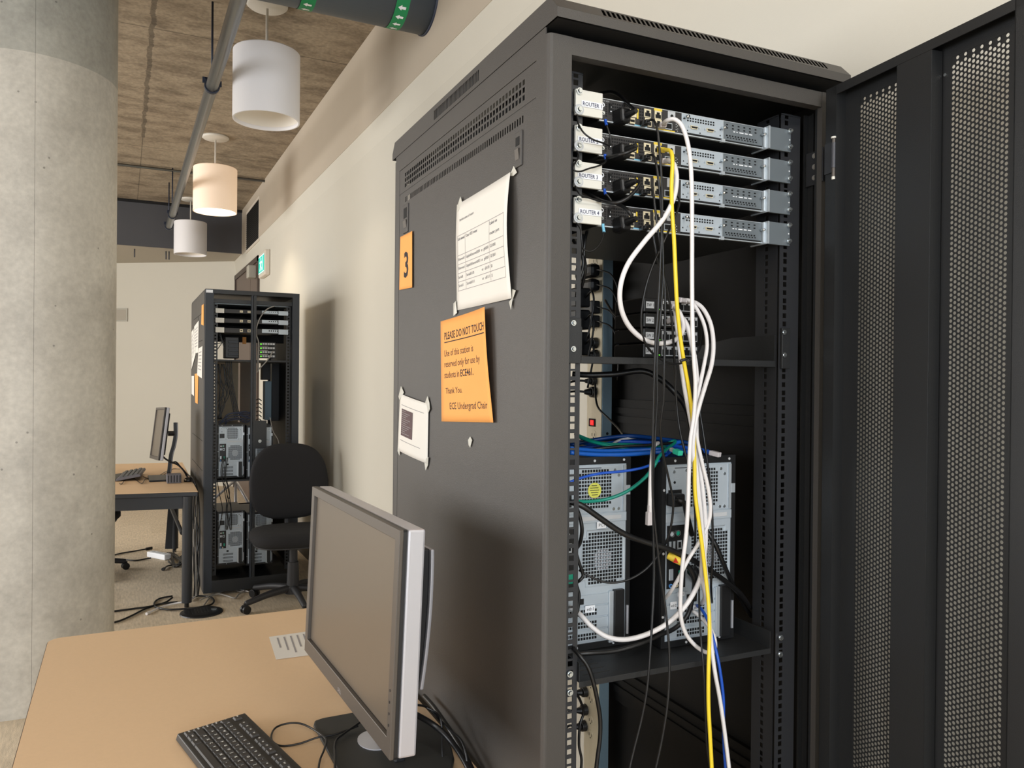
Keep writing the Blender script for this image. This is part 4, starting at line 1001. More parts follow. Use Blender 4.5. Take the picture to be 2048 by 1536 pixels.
kc('thin black console cable plugged into ROUTER 3, crossing behind to the left tower', [(1288,385,.045),(1298,379,.02),(1306,385,.008),(1310,415,.002),(1316,460,.0),(1324,520,.002),(1330,580,.006),(1330,660,.010),(1328,740,.014),(1327,800,.020),(1321,850,.03),(1325,900,.04),(1338,960,.05),(1346,1000,.055),(1344,1040,.06),(1334,1080,.07),(1318,1108,.09),(1290,1140,.10),(1255,1160,.11),(1215,1165,.12),(1180,1153,.13),(1158,1140,.14)])
kc('thin black console cable plugged into ROUTER 4', [(1288,457,.045),(1297,452,.024),(1304,460,.014),(1310,490,.010),(1318,530,.012),(1333,570,.018),(1341,620,.024),(1346,670,.03),(1349,720,.04),(1352,790,.05),(1358,850,.05),(1370,905,.04),(1384,960,.036),(1390,1020,.04),(1390,1080,.06),(1384,1120,.10)])
kc('thin black cable bowing far left of the white bundle to the upper shelf', [(1345,387,.04),(1357,396,.02),(1357,415,.01),(1345,445,.006),(1327,485,.004),(1304,535,.004),(1289,585,.008),(1282,640,.014),(1288,680,.02),(1305,706,.028),(1328,722,.034),(1352,728,.036),(1378,720,.042),(1398,700,.06),(1405,672,.08),(1404,650,.1)], False, .0020)
kc('thin brownish black cable at the right of the white bundle', [(1392,770,.06),(1399,820,.05),(1407,870,.044),(1414,920,.04),(1421,980,.04),(1425,1050,.042),(1425,1120,.044),(1422,1170,.06),(1424,1205,.10)], False, .0022)
kc('thin black cable dropping past the right end of the lower shelf', [(1398,1170,.06),(1399,1230,.044),(1403,1290,.026),(1408,1350,.016),(1411,1420,.014),(1414,1490,.014),(1421,1545,.014)], False, .0018)
PC = 'black power cords in front of the towers'
cable('power_cable', 'thick black cord slanting from the left tower across to the right edge', [(1140,1004,.10),(1165,1012,.09),(1200,1036,.085),(1245,1066,.08),(1290,1084,.075),(1330,1096,.07),(1370,1112,.068),(1410,1135,.07),(1450,1162,.085),(1480,1187,.10),(1500,1215,.13)], .0052, 'black_rubber', PC)
cable('power_cable', 'black cord falling steeply at the right of the right tower', [(1415,1064,.10),(1432,1092,.09),(1450,1135,.095),(1466,1170,.11),(1485,1205,.13),(1502,1232,.16)], .0046, 'black_rubber', PC)
cable('power_cable', 'grey black cord lying on the lower shelf between the towers', [(1150,1308,.10),(1180,1306,.09),(1230,1302,.085),(1280,1288,.08),(1320,1270,.085),(1350,1256,.09),(1375,1230,.09),(1386,1190,.085),(1388,1160,.09),(1378,1140,.105)], .0044, 'black_rubber', PC)
cable('power_cable', 'black cord hanging from the left end of the lower shelf', [(1146,1296,.05),(1160,1312,.035),(1174,1330,.028),(1184,1355,.024),(1193,1392,.022),(1200,1435,.022),(1200,1475,.022),(1195,1515,.022),(1190,1560,.022)], .0036, 'black_rubber', PC)
cable('power_cable', 'thin black cord against the rail at the very bottom left', [(1150,1384,.06),(1160,1400,.08),(1167,1425,.10),(1160,1450,.10),(1158,1490,.10),(1163,1520,.10),(1160,1560,.10)], .0024, 'black_rubber', PC)
cable('power_cable', 'black cord pair hugging the left tower beside the rail', [(1152,1012,.12),(1160,1035,.12),(1164,1060,.12),(1160,1085,.13),(1152,1098,.14)], .0036, 'black_rubber', PC)
cable('power_cable', 'black cord curving down the left tower to its knotted end', [(1150,1098,.13),(1158,1125,.13),(1166,1150,.13),(1160,1160,.13),(1153,1168,.14),(1158,1190,.14),(1155,1222,.14),(1148,1245,.14)], .0032, 'black_rubber', PC)
cable('power_cable', 'black cable bundle swinging under the upper shelf toward the right', [(1145,748,.30),(1180,750,.28),(1230,748,.26),(1285,742,.24),(1320,758,.22),(1350,785,.20),(1372,815,.20),(1382,855,.18),(1392,890,.16),(1402,905,.14)], .0060, 'black_rubber', PC)
cable('power_cable', 'black cord tied in a loop behind the blue coil', [(1190,768,.60),(1192,800,.58),(1198,818,.56),(1215,835,.52),(1235,855,.46),(1250,875,.38)], .0026, 'black_rubber', PC)
cable('power_cable', 'black cord hanging beside the strip behind the switches', [(1210,600,.60),(1222,620,.55),(1238,640,.50),(1244,665,.48),(1236,690,.48),(1240,712,.48)], .0030, 'black_rubber', PC)
# the power cord of the right tower and its yellow warning sleeve
q = [(1349,998,.118),(1356,1000,.09),(1368,1006,.085),(1372,1022,.09),(1378,1045,.10),(1384,1070,.112)]
o = cable('power_cable', 'angled black power plug and cord in the right tower', q, .0050, 'black_rubber', PC)
a = rp(1344,998,.118); part('plug', MB().box(a.x-.014,a.x+.014,.095,.119,a.z-.012,a.z+.012), 'black_plastic', o, bevel=.003)
q = [(1338,1112,.08),(1352,1119,.07),(1368,1127,.066),(1382,1140,.066),(1390,1165,.07),(1388,1200,.08)]
o = cable('video_cable', 'black cable with a yellow warning sleeve in front of the right tower', q, .0052, 'black_rubber')
P_ = PP([(1337,1111,.079),(1350,1118,.069),(1364,1125,.066)])
part('warning_sleeve', MB().tube(P_, .0068, 12), 'port_yellow', o, smooth=True, label='yellow sleeve with a red warning triangle')
c_ = rp(1351,1120,.060); part('warning_triangle', MB().add([(c_.x-.006,c_.y-.0008,c_.z-.004),(c_.x+.006,c_.y-.0008,c_.z-.006),(c_.x,c_.y-.0008,c_.z+.005)],[(0,1,2)]), 'red', o)
part('plug', MB().tube(PP([(1384,1140,.10),(1392,1150,.10),(1398,1158,.11)]), .011, 12), 'black_plastic', o, smooth=True)
cable('zip_tie', 'black tie holding the yellow and white cables in front of the upper shelf', [(1360,722,.002),(1370,719,.0),(1375,720,.008)], .0026, 'black_plastic', cat='cable tie')
# power cords at the routers
for i, (pts, lb) in enumerate(((
      [(1170,196,.20),(1195,188,.16),(1222,184,.12),(1240,192,.08),(1253,205,.05),(1266,217,.02),(1270,222,.012)], 'ROUTER 1'),
     ([(1178,322,.12),(1195,318,.08),(1220,314,.03),(1245,308,.005),(1262,302,.0),(1272,297,.004)], 'ROUTER 2'),
     ([(1160,381,.10),(1180,390,.06),(1205,402,.03),(1230,406,.008),(1252,398,.0),(1268,384,.0),(1279,368,.004),(1276,362,.01)], 'ROUTER 3'),
     ([(1200,395,.09),(1225,404,.06),(1244,412,.03),(1256,421,.01),(1262,430,.008)], 'ROUTER 4'))):
    o = cable('power_cable', 'black power cord with an angled plug in '+lb, pts, .0032, 'black_rubber', 'power cords in the routers')
    y0 = [0, 70.5, 140.5, 215.5][i]
    A = rp(1239,236+y0,.052); B = rp(1266,224+y0,.018)
    d = (B-A).normalized(); s_ = Vector((0,0,1)).cross(d).normalized(); u = d.cross(s_); L_ = (B-A).length
    mm = MB(lambda x, y, z: A+d*x+s_*y+u*z); mm.slab([(-.010,-.010,-.0125),(-.010,.010,-.0125),(-.010,.012,.0125),(-.010,-.012,.0125)], (L_*.85,0,0)); part('plug', mm, 'black_plastic', o, bevel=.0045)
    mm = MB(lambda x, y, z: A+d*x+s_*y+u*z); mm.cone((L_*.75-.012,0,0),(L_+.008,0,0),.0075,.0042,12); part('strain_relief', mm, 'black_rubber', o)
# grounding wires
GW = 'grounding wires of the routers'
for i, (pts, lug, lb) in enumerate(((
      [(1154,230,.036),(1157,248,.03),(1168,266,.022),(1186,279,.02),(1206,286,.024),(1219,291,.034),(1222,284,.036),(1219,268,.036),(1213,250,.040)], (1211,243), 'grounding wire looping from the ROUTER 1 ear to its blue lug'),
     ([(1154,302,.036),(1157,314,.03),(1148,330,.022),(1148,340,.02),(1160,343,.02),(1178,337,.024),(1196,332,.03),(1210,325,.036),(1212,318,.040)], (1210,313), 'grounding wire looping from the ROUTER 2 ear to its blue lug'),
     ([(1150,372,.036),(1155,382,.03),(1163,390,.026),(1185,398,.03),(1205,404,.034),(1222,403,.036),(1216,392,.038),(1211,388,.040)], (1209,382), 'grounding wire looping from the ROUTER 3 ear to its blue lug'),
     ([(1153,446,.036),(1161,458,.03),(1163,476,.028),(1166,496,.03),(1178,503,.03),(1192,497,.03),(1203,482,.034),(1208,464,.040)], (1206,452), 'grounding wire looping from the ROUTER 4 ear to its pale blue lug'))):
    o = cable('grounding_wire', lb, pts, .0015, 'black_rubber', GW)
    q = rp(*lug, .046); e = PP([pts[-1]])[0]
    part('crimp', MB().tube([q+Vector((0,0,.004)), q, e], .0026, 10), 'lug_blue' if i < 3 else 'port_cyan', o, smooth=True)
for k, (pts, lb) in enumerate((([(1166,470,.10),(1164,500,.08),(1166,530,.08),(1158,560,.08),(1152,600,.08)],'black cord dropping left of the strip below ROUTER 4'),([(1176,455,.12),(1170,480,.10),(1168,510,.10),(1171,540,.10),(1163,575,.12)],'second black cord dropping left of the strip below ROUTER 4'),([(1146,480,.08),(1158,500,.07),(1168,520,.09),(1166,545,.1),(1156,570,.1)],'black cord crossing behind the rail below ROUTER 4'))):
    cable('power_cable', lb, pts, .0030, 'black_rubber', PC)

#PART5
# ================================================================ PAPERS ON THE RACK SIDE
def sheet(name, label, cat, corners, wmm, hmm, m, lift, group=None, X=-.0012, n=14, frame=FR):
    "corners TL TR BR BL as (Y,Z) on the side panel; returns object and map of mm from the top left corner"
    TL, TR, BR, BL = [Vector((0,)+tuple(c)) for c in corners]
    def pt(u, v, o=0):
        a, b = u/wmm, v/hmm
        p = (TL*(1-a)+TR*a)*(1-b)+(BL*(1-a)+BR*a)*b
        return (X-lift(a,b)-o, p.y, p.z)
    mb = MB(); us = [wmm*i/n for i in range(n+1)]; vs_ = [hmm*i/n for i in range(n+1)]
    mb.grid(us, vs_, lambda i, j: False, lambda a, b: pt(a, b))
    o = solo(name, mb, m, label, cat, at=pt(wmm/2, hmm/2), frame=frame, group=group, smooth=True, solid=.00025, so=0)
    return o, pt
def pp(px, py): q = rs(px, py, -.0012); return (q.y, q.z)
def tmap(pt, o=.0004): return lambda u, v: pt(u, -v, o)
def mrect(mb, pt, u0, v0, u1, v1, o=.0004, n=10):
    return mb.grid([u0+(u1-u0)*i/n for i in range(n+1)], [v0+(v1-v0)*i/n for i in range(n+1)], lambda i, j: False, lambda a, b: pt(a, b, o))
def tape(parent, pts, X=-.0022):
    P = [rs(a, b, X) for a, b in pts]
    mb = MB().slab([(X-.0012*(i % 2), p.y, p.z) for i, p in enumerate(P)], (-.0002,0,0)); return part('tape', mb, 'tape', parent, label='strip of clear tape')
o, pt = sheet('number_sign', 'narrow orange sheet with a large number 3 on the nearest rack', 'sign', [pp(801,474),pp(826,462),pp(826,575),pp(799,580)], 100, 133, 'paper_orange', lambda a, b: .0006+.0015*a*a)
m = MB(); text(m, '3', 86, 51, -104, tmap(pt), bold=.02, align='CENTER', width=None); part('lettering', m, 'ink', o)
o, pt = sheet('table_sheet', 'white sheet with a printed table of router port names, taped on the nearest rack', 'paper',
    [pp(915,410),pp(1026,345),pp(1027,597),pp(913,621)], 279, 216, 'paper', lambda a, b: .0012+.006*math.sin(PI*b)*a+.004*a*a+.0015*math.sin(5*b))
T_ = tmap(pt)
m = MB(); text(m, 'Interface names of routers', 8.2, 20, -38, T_, width=82); part('heading', m, 'ink_grey', o)
m = MB()
rows = [(8,62),(8,102),(8,121),(8,139),(8,156),(8,174)]
xs = [10, 56, 190, 262]
for yv in (66,106,124,142,159,177): mrect(m, pt, 10, yv, 262, yv+1.1)
for xv in (10,56,190,262): mrect(m, pt, xv, 66, xv+1.0, 177)
part('table_rules', m, 'ink_light', o)
m = MB()
text(m, 'Lab manual', 8.4, 13, -76, T_, bold=.01, width=40); text(m, 'Cisco 4321 router', 8.4, 60, -76, T_, bold=.01, width=66)
text(m, 'Label on', 8.4, 193, -76, T_, bold=.01, width=38); text(m, 'router port', 8.4, 193, -94, T_, bold=.01, width=50)
part('table_headings', m, 'ink_grey', o); m = MB()
for y_, a, b, c, d_ in ((117,'Ethernet0','GigabitEthernet0/0/0','or  gi0/0/0','GE 0/0/0'),(135,'Ethernet1','GigabitEthernet0/0/1','or  gi0/0/1','GE 0/0/1'),(153,'Serial0','Serial0/1/0','or  s0/1/0','S0'),(170,'Serial1','Serial0/1/1','or  s0/1/1','S1')):
    text(m, a, 8, 13, -y_, T_, width=39 if 'Eth' in a else 27); text(m, b, 8, 60, -y_, T_, width=80 if 'Gig' in b else 44); text(m, c, 8, 146, -y_, T_, width=40); text(m, d_, 8, 194, -y_, T_)
part('table_text', m, 'ink_grey', o)
tape(o, [(914,414),(922,393),(926,409),(916,424)]); tape(o, [(1019,352),(1029,332),(1034,345),(1028,352)]); tape(o, [(1024,578),(1033,581),(1025,600),(1023,620),(1018,604),(1025,597)]); tape(o, [(907,607),(913,602),(914,626),(908,632)])
o, pt = sheet('notice_sheet', 'orange PLEASE DO NOT TOUCH notice on the nearest rack', 'sign',
    [pp(882,643),pp(980,614),pp(990,845),pp(884,843)], 279, 216, 'paper_orange', lambda a, b: .001+.010*a**3*(1-b*.6)+.002*math.sin(4*b)*a)
# the right edge bows outward as it runs down
T_ = tmap(pt)
m = MB(); text(m, 'PLEASE DO NOT TOUCH', 22, 24, -42, T_, bold=.012, width=246); mrect(m, pt, 24, 47, 270, 49); part('heading', m, 'ink', o)
m = MB()
text(m, 'Use of this station is', 20, 22, -78, T_, width=178); text(m, 'reserved only for use by', 20, 22, -101, T_, width=214); text(m, 'students in', 20, 22, -124, T_, width=90)
text(m, 'Thank You.', 18, 28, -157, T_, width=98); text(m, 'ECE Undergrad Chair', 20, 50, -190, T_, width=208); part('lettering', m, 'ink', o)
m = MB(); text(m, 'ECE461.', 20, 119, -124, T_, bold=.015, width=76); part('bold_lettering', m, 'ink', o)
o, pt = sheet('screenshot_sheet', 'tilted white sheet with a dark printed screenshot, lowest on the nearest rack side', 'paper',
    [pp(801,787),pp(858,808),pp(856,928),pp(796,900)], 216, 150, 'paper', lambda a, b: .001+.003*math.sin(PI*a))
T_ = tmap(pt)
part('screenshot', mrect(MB(), pt, 24, 36, 116, 106, .0005), 'photo_dark', o)
m = MB()
for k in range(12): mrect(m, pt, 30, 40+k*5.3, 60+48*((k*37)%10)/10, 41.2+k*5.3, .0008, 4)
part('screenshot_lines', m, 'ink_light', o)
m = MB()
for (x_, y_, w__) in ((20,26,170),(20,118,150)):
    mrect(m, pt, x_, y_, x_+w__, y_+1.6)
part('caption_line', m, 'ink_light', o)
for q in ([(797,793),(803,772),(808,785),(800,800)],[(850,806),(856,792),(859,806),(861,818),(856,828)],[(796,893),(801,903),(799,911),(796,902)],[(850,918),(858,914),(856,930),(852,941),(849,926)]): tape(o, q)
q = [rs(a, b, -.0012) for a, b in ((937,880),(941,873),(945,880),(941,895),(938,890))]
solo('tape_scrap', MB().slab([(-.0016,p.y,p.z) for p in q], (-.0006,0,0)), 'tape', 'small scrap of tape alone on the rack side below the orange notice', 'tape', at=q[0], frame=FR)

# ================================================================ NEAR DESK
DX0, DX1, DY0, DY1, DZ = -.178, .560, .80, 2.488, .73
t = thing('desk', 'tan laminate desk with dark edges in the foreground', 'desk', ((DX0+DX1)/2, 1.7, 0))
def rpoly(x0, x1, y0, y1, r, z):
    P = []
    for cx_, cy_, a0 in ((x1-r,y1-r,0),(x0+r,y1-r,90),(x0+r,y0+r,180),(x1-r,y0+r,270)):
        for k in range(7): a = math.radians(a0+15*k); P.append((cx_+r*math.cos(a), cy_+r*math.sin(a), z))
    return P
# the right edge follows the turned rack
RGT = lambda y: .572+.02465*y-.006
pl = [(RGT(DY1)-.01,DY1,0),(DX0+.035,DY1,0)]+[(DX0+.035-.035*math.sin(math.radians(a)),DY1-.035+.035*math.cos(math.radians(a)),0) for a in range(10,91,16)]+[(DX0,DY0,0),(RGT(DY0),DY0,0)]
def lam(inset, z0, z1): 
    c = Vector((.2,1.65,0)); return MB().slab([(c.x+(p[0]-c.x)*(1-inset), c.y+(p[1]-c.y)*(1-inset*.5), z0) for p in pl], (0,0,z1-z0))
part('edge_band', lam(0, .702, .7285), 'desk_edge', t)
part('tabletop', lam(.004, .7015, DZ), 'desk_top', t)
for x, y in ((-.12,2.40),(.52,2.40),(-.12,.9),(.48,.9)): part('leg', MB().cyl((x,y,0),(x,y,.70),.03,24), 'desk_frame', t, smooth=False)
part('apron', MB().box(-.12,.52,2.37,2.40,.62,.70), 'desk_frame', t); part('apron', MB().box(-.13,-.10,.9,2.4,.62,.70), 'desk_frame', t)

# ---- monitor on the near desk
BLc, BRc, TLc, TRc = wz(612.5,1300,.857), wz(784,1521,.857), wz(627.5,972,1.213), wz(806,1062,1.213)
def monitor(BL, BR, TL, TR, th, label, frame=ID, big=True, group=None):
    ex = (BR-BL); wd = ex.length; ex = ex/wd; ez = ((TL+TR)/2-(BL+BR)/2); ht = ez.length; ez = ez/ht; en = ex.cross(ez).normalized()
    if (CAM-BL).dot(en) < 0: en = -en
    c0 = BL
    T = thing('monitor', label, 'monitor', (BL+BR)/2+Vector((0,0,-.12)), group=group)
    tf = lambda x, y, z: c0+ex*x-en*y+ez*z          # x along, y into the depth, z up
    B = lambda: MB(tf)
    b1, b2 = (.020, .030) if big else (.018, .022)
    bz = part('bezel', B().grid([0,b1,wd-b1,wd],[0,b2,ht-b1*.9,ht], lambda i,j:i==1 and j==1, lambda a,b:(a,0,b)), 'monitor_bezel', T, solid=.008 , so=0, bevel=.001)
    part('bezel_side', B().box(0,wd,.002,.009,.0,.003).box(0,wd,.002,.009,ht-.003,ht).box(0,.003,.002,.009,0,ht).box(wd-.003,wd,.002,.009,0,ht), 'monitor_black', T)
    part('screen_surround', B().box(b1-.002,wd-b1+.002,.004,.006,b2-.002,ht-b1*.9+.002), 'monitor_black', T)
    part('screen', B().box(b1+.001,wd-b1-.001,.0032,.004,b2+.001,ht-b1*.9-.001), 'screen', T)
    part('side_frame', B().box(-.0005,wd+.0005,.010,.010+th,-.0005,ht+.0005), 'monitor_silver', T, bevel=.004)
    m = B(); n = 10
    x0, x1, z0_, z1_ = wd*.16, wd*.84, ht*.10, ht*.90
    m.slab([(x0,.010+th,z0_),(x1,.010+th,z0_),(x1,.010+th,z1_),(x0,.010+th,z1_)], (0,.018,0))
    part('back_cover', m, 'monitor_black', T, bevel=.006)
    return T, tf, wd, ht, ex, ez, en
MON, tf, wd, ht, ex, ez, en = monitor(BLc, BRc, TLc, TRc, .030, 'large flat monitor with silver sides standing on the near desk')
m = MB(lambda x, y, z: tf(x, y, z)); 
mm = MB(); text(mm, 'DELL', .010, wd/2-.014, .006, lambda u, v: tf(u, -.0046, v)); part('brand_print', mm, 'monitor_silver', MON)
for k in range(4): part('button', MB(tf).cyl((wd-.012,-.0046,.05+k*.018),(wd-.012,-.004,.05+k*.018),.0022,10), 'monitor_black', MON)
# curved stand column behind the panel
col_c = .5*wd
def arc(x, t): 
    z = -.11+t*(ht*.72+.11); y = .085+.045*math.sin(PI*min(t*1.0,1)) if True else 0
    return z, y
m = MB(tf); P = []
for k in range(13):
    t_ = k/12; z = -.115+t_*(ht*.78+.115); y = .100+.032*t_-.050*(t_-.5)**2; P.append((y, z))
def ribbon(w2, th2, o):
    m = MB(tf); n = len(P)
    V = []
    for (y, z) in P: V += [(col_c-w2, y+o, z), (col_c+w2, y+o, z), (col_c+w2, y+o+th2, z), (col_c-w2, y+o+th2, z)]
    F_ = [(4*i+a, 4*i+(a+1)%4, 4*(i+1)+(a+1)%4, 4*(i+1)+a) for i in range(n-1) for a in range(4)]+[(3,2,1,0),(4*n-4,4*n-3,4*n-2,4*n-1)]
    return m.add(V, F_)
part('stand_column', ribbon(.060, .020, 0), 'monitor_black', MON, bevel=.003)
P = [p for p in P if p[1] > -.005]
part('stand_trim', ribbon(.066, .007, .020), 'monitor_silver', MON, bevel=.002)
part('stand_neck', MB(tf).box(col_c-.05,col_c+.05,.055,.095,ht*.40,ht*.66), 'monitor_black', MON, bevel=.004)
ctr = Vector(tf(col_c,.06,0)); 
# base plate: straight front edge, rounded back
FX, RX, Y0_, Y1_ = .356, .585, 1.275, 1.648
pl2 = [(FX,Y0_+.025),(FX+.006,Y0_+.006),(FX+.025,Y0_)]
for k in range(0,13):
    a = -PI/2+PI*k/12; pl2.append((FX+.10+.125*math.cos(a), (Y0_+Y1_)/2+(Y1_-Y0_)/2*math.sin(a)))
pl2 += [(FX+.025,Y1_),(FX+.006,Y1_-.006),(FX,Y1_-.025)]
part('base_plate', MB().slab([(x,y,DZ+.0005) for x,y in pl2], (0,0,.009)), 'base_black', MON, bevel=.004)
q = wz(742, 1477, DZ+.0105)
part('base_badge', MB().slab([(q.x+.006+.034*math.cos(2*PI*k/28), q.y-.010+.044*math.sin(2*PI*k/28), DZ+.0096) for k in range(28)], (0,0,.002)), 'monitor_silver', MON)
# ---- keyboard
KO = wz(351,1471,DZ+.012); KL = Vector((.205,-.9788,0)); KS = Vector((.9788,.205,0))*.93
KB = thing('keyboard', 'black full size keyboard at the bottom edge of the near desk', 'keyboard', KO+KL*.2+Vector((0,0,-.01)))
kt = lambda a, b, c: KO+KS*b+KL*a+Vector((0,0,c-.010+b*.05))      # a along the length from the left end, b toward the monitor
def kpad(m, x0, x1, y0, y1, z0, z1, tp=.0015):
    return m.add([(x0,y0,z0),(x1,y0,z0),(x1,y1,z0),(x0,y1,z0),(x0+tp,y0+tp,z1),(x1-tp,y0+tp,z1),(x1-tp,y1-tp,z1),(x0+tp,y1-tp,z1)], [(0,3,2,1),(4,5,6,7),(0,1,5,4),(1,2,6,5),(2,3,7,6),(3,0,4,7)])
part('case', kpad(MB(kt), 0, .442, 0, .150, .001, .014, .003), 'keyboard_black', KB, bevel=.002)
U = .0190
rows = [  # from the spacebar row (near the user, at the left in the picture) upward
 (.012, [('Ctrl',1.25),('Win',1.25),('Alt',1.25),('',6.25),('Alt',1.25),('Win',1.25),('M',1.25),('Ctrl',1.25)]),
 (.012+U, [('Shift',2.25)]+[(c,1) for c in 'ZXCVBNM,./']+[('Shift',2.75)]),
 (.012+2*U, [('Caps',1.75)]+[(c,1) for c in "ASDFGHJKL;'"]+[('Enter',2.25)]),
 (.012+3*U, [('Tab',1.5)]+[(c,1) for c in 'QWERTYUIOP[]']+[('\\',1.5)]),
 (.012+4*U, [(c,1) for c in '`1234567890-=']+[('Back',2)]),
 (.012+5*U+.008, [('Esc',1),(None,1)]+[('F%d'%i,1) for i in (1,2,3,4)]+[(None,.5)]+[('F%d'%i,1) for i in (5,6,7,8)]+[(None,.5)]+[('F%d'%i,1) for i in (9,10,11,12)])]
leg = MB()
for (y_, ks) in rows:
    x_ = .010
    for (s_, wu) in ks:
        if s_ is not None:
            part('key', kpad(MB(kt), x_+.0007, x_+wu*U-.0007, y_+.0007, y_+U-.0007, .013, .0175, .0022), 'key_black', KB)
            if s_: text(leg, s_, .0072 if len(s_) == 1 else .0050, x_+.0032, y_+.0085, lambda u, v: tuple(kt(u, v, .0179)), bold=.04)
        x_ += wu*U
x0n = .010+15*U+.006
pad = MB(kt)
for c in range(3):
    for r_ in ((4,),(3,),(0,)) : kpad(pad, x0n+c*U+.0007, x0n+(c+1)*U-.0007, .012+r_[0]*U+.0007, .012+(r_[0]+1)*U-.0007, .013, .0175, .0022)
for c in range(4):
    for r_ in range(5): kpad(pad, x0n+3*U+.004+c*U+.0007, x0n+3*U+.004+(c+1)*U-.0007, .012+r_*U+.0007, .012+(r_+1)*U-.0007, .013, .0175, .0022)
tag(part('number_pad_keys', pad, 'key_black', KB), None, None, kind='stuff')
part('key_legends', leg, 'key_print', KB)
# ---- paper and cables on the desk
a, b, c, d_ = wz(538,1274,DZ+.001), wz(650,1258,DZ+.001), wz(668,1304,DZ+.001), wz(552,1319,DZ+.001)
pc = solo('paper_slip', MB().slab([a,b,c,d_], (0,0,.0004)), 'paper', 'small white printed slip lying on the near desk, partly behind the monitor', 'paper', at=(a+c)/2)
m = MB()
for k in range(7):
    f0 = .12+k*.115
    def pq(u, v): p = (a*(1-u)+b*u)*(1-v)+(d_*(1-u)+c*u)*v; return (p.x,p.y,p.z+.0008)
    m.add([pq(f0,.1),pq(f0+.03,.1),pq(f0+.03,.55+.35*((k*7)%5)/5),pq(f0,.55+.35*((k*7)%5)/5)],[(0,1,2,3)])
part('printed_lines', m, 'ink_light', pc)
def dc(label, pts, r=.0022, m='black_rubber', group='black leads on the near desk', name='desk_cable'):
    P = [wz(x, y, DZ+h) for x, y, h in pts]
    return solo(name, MB().tube(P, r, 8), m, label, 'cable', at=P[0], group=group, smooth=True)
dc('thin black lead looping left on the near desk in front of the monitor base', [(716,1452,.016),(690,1462,.014),(665,1470,.012),(635,1475,.012),(600,1487,.004),(565,1492,.003),(546,1484,.004),(543,1470,.006),(552,1455,.008),(575,1447,.010),(600,1447,.010),(622,1456,.010),(643,1470,.013),(652,1481,.012),(648,1500,.012),(640,1520,.010),(636,1545,.010),(633,1570,.004)], .0020)
dc('thin black lead crossing the monitor base toward the bottom edge', [(722,1443,.02),(705,1455,.018),(688,1467,.016),(674,1478,.014),(669,1492,.013),(670,1515,.013),(669,1545,.012),(668,1570,.012)], .0022)
def dcx(label, pts, r, name='desk_cable'):
    P = [wx(x, y, X_) for x, y, X_ in pts]
    return solo(name, MB().tube(P, r, 10), 'black_rubber', label, 'cable', at=P[0], group='black leads behind the near monitor', smooth=True)
dcx('thick black cable leaving the back of the near monitor toward the lower right', [(812,1418,.45),(830,1428,.49),(860,1445,.525),(885,1464,.545),(905,1486,.556),(922,1510,.560),(938,1540,.560),(950,1575,.560)], .0055)
dcx('thin black lead arching over the thick cable behind the near monitor', [(812,1414,.45),(835,1410,.50),(856,1416,.53),(876,1436,.545),(900,1460,.556),(922,1480,.562),(932,1510,.562),(936,1550,.562)], .0022)
dcx('thin black lead hanging straight down behind the near monitor', [(852,1415,.525),(870,1424,.54),(881,1438,.545),(884,1465,.545),(884,1500,.545),(887,1550,.545)], .0020)
dcx('black cord pair lying along the desk edge against the rack', [(848,1392,.59),(866,1412,.588),(886,1440,.586),(906,1470,.585),(926,1502,.583),(945,1540,.58),(960,1575,.578)], .0050)

#PART6
# ================================================================ FAR RACK
fx0, fx1, fy0, fy1, fz = .487, 1.098, 5.55, 6.68, 2.035
FRK = thing('server_rack', 'smaller looking black server rack farther back, wired full, beside the office chair', 'server rack', (.79, 5.55, 0))
def FB(*a): return MB().box(*a)
part('front_post', FB(fx0,fx0+.050,fy0,fy0+.04,.02,fz), 'rack_far', FRK) if False else None
mat('rack_far', (40, 45, 52), 0.5)
part('front_post', FB(fx0,fx0+.052,fy0,fy0+.04,.02,fz), 'rack_far', FRK)
part('front_post', FB(fx1-.046,fx1,fy0,fy0+.04,.02,fz), 'rack_far', FRK)
part('top_rail', FB(fx0+.052,fx1-.046,fy0,fy0+.04,fz-.028,fz), 'rack_dark', FRK)
part('top_panel', FB(fx0,fx1,fy0+.04,fy1,fz-.01,fz), 'rack_dark', FRK)
part('inner_rail', FB(fx0+.052,fx1-.046,fy0+.03,fy0+.05,fz-.085,fz-.06), 'rack_dark', FRK)
part('base', FB(fx0+.052,fx1-.046,fy0+.002,fy1-.03,.02,.10), 'rack_dark', FRK)
part('inner_blank', FB(fx0+.03,fx1-.03,fy0+.42,fy0+.43,1.705,1.985), 'rack_inner', FRK)
part('lower_back', FB(fx0+.03,fx1-.03,fy1-.04,fy1-.032,.10,.44), 'rack_inner', FRK)
part('side_lining', FB(fx1-.012,fx1-.003,fy0+.05,fy1-.04,.10,1.98), 'rack_inner', FRK)
part('side_panel', FB(fx0-.002,fx0+.002,fy0+.041,fy1,.02,fz-.011), 'rack_paint', FRK)
part('side_panel', FB(fx1-.002,fx1+.002,fy0+.041,fy1,.02,fz-.011), 'rack_paint', FRK)
part('rear_post', FB(fx0,fx0+.03,fy1-.03,fy1,.1,fz-.011), 'rack_dark', FRK); part('rear_post', FB(fx1-.03,fx1,fy1-.03,fy1,.1,fz-.011), 'rack_dark', FRK)
m = MB()
for (ya,yb,za,zb) in ((5.70,6.45,1.885,1.888),(5.70,6.6,1.70,1.703),(5.65,6.5,1.02,1.023),(5.65,6.5,.82,.823)): m.box(fx0-.0032,fx0-.0018,ya,yb,za,zb)
m.box(fx0-.0032,fx0-.0018,6.05,6.053,1.70,1.885).box(fx0-.0032,fx0-.0018,6.15,6.16,.60,.76)
part('panel_seams', m, 'dark_hole', FRK)
lk = wy(519,882,fy0)
bx = wy(507,700,fy0).x
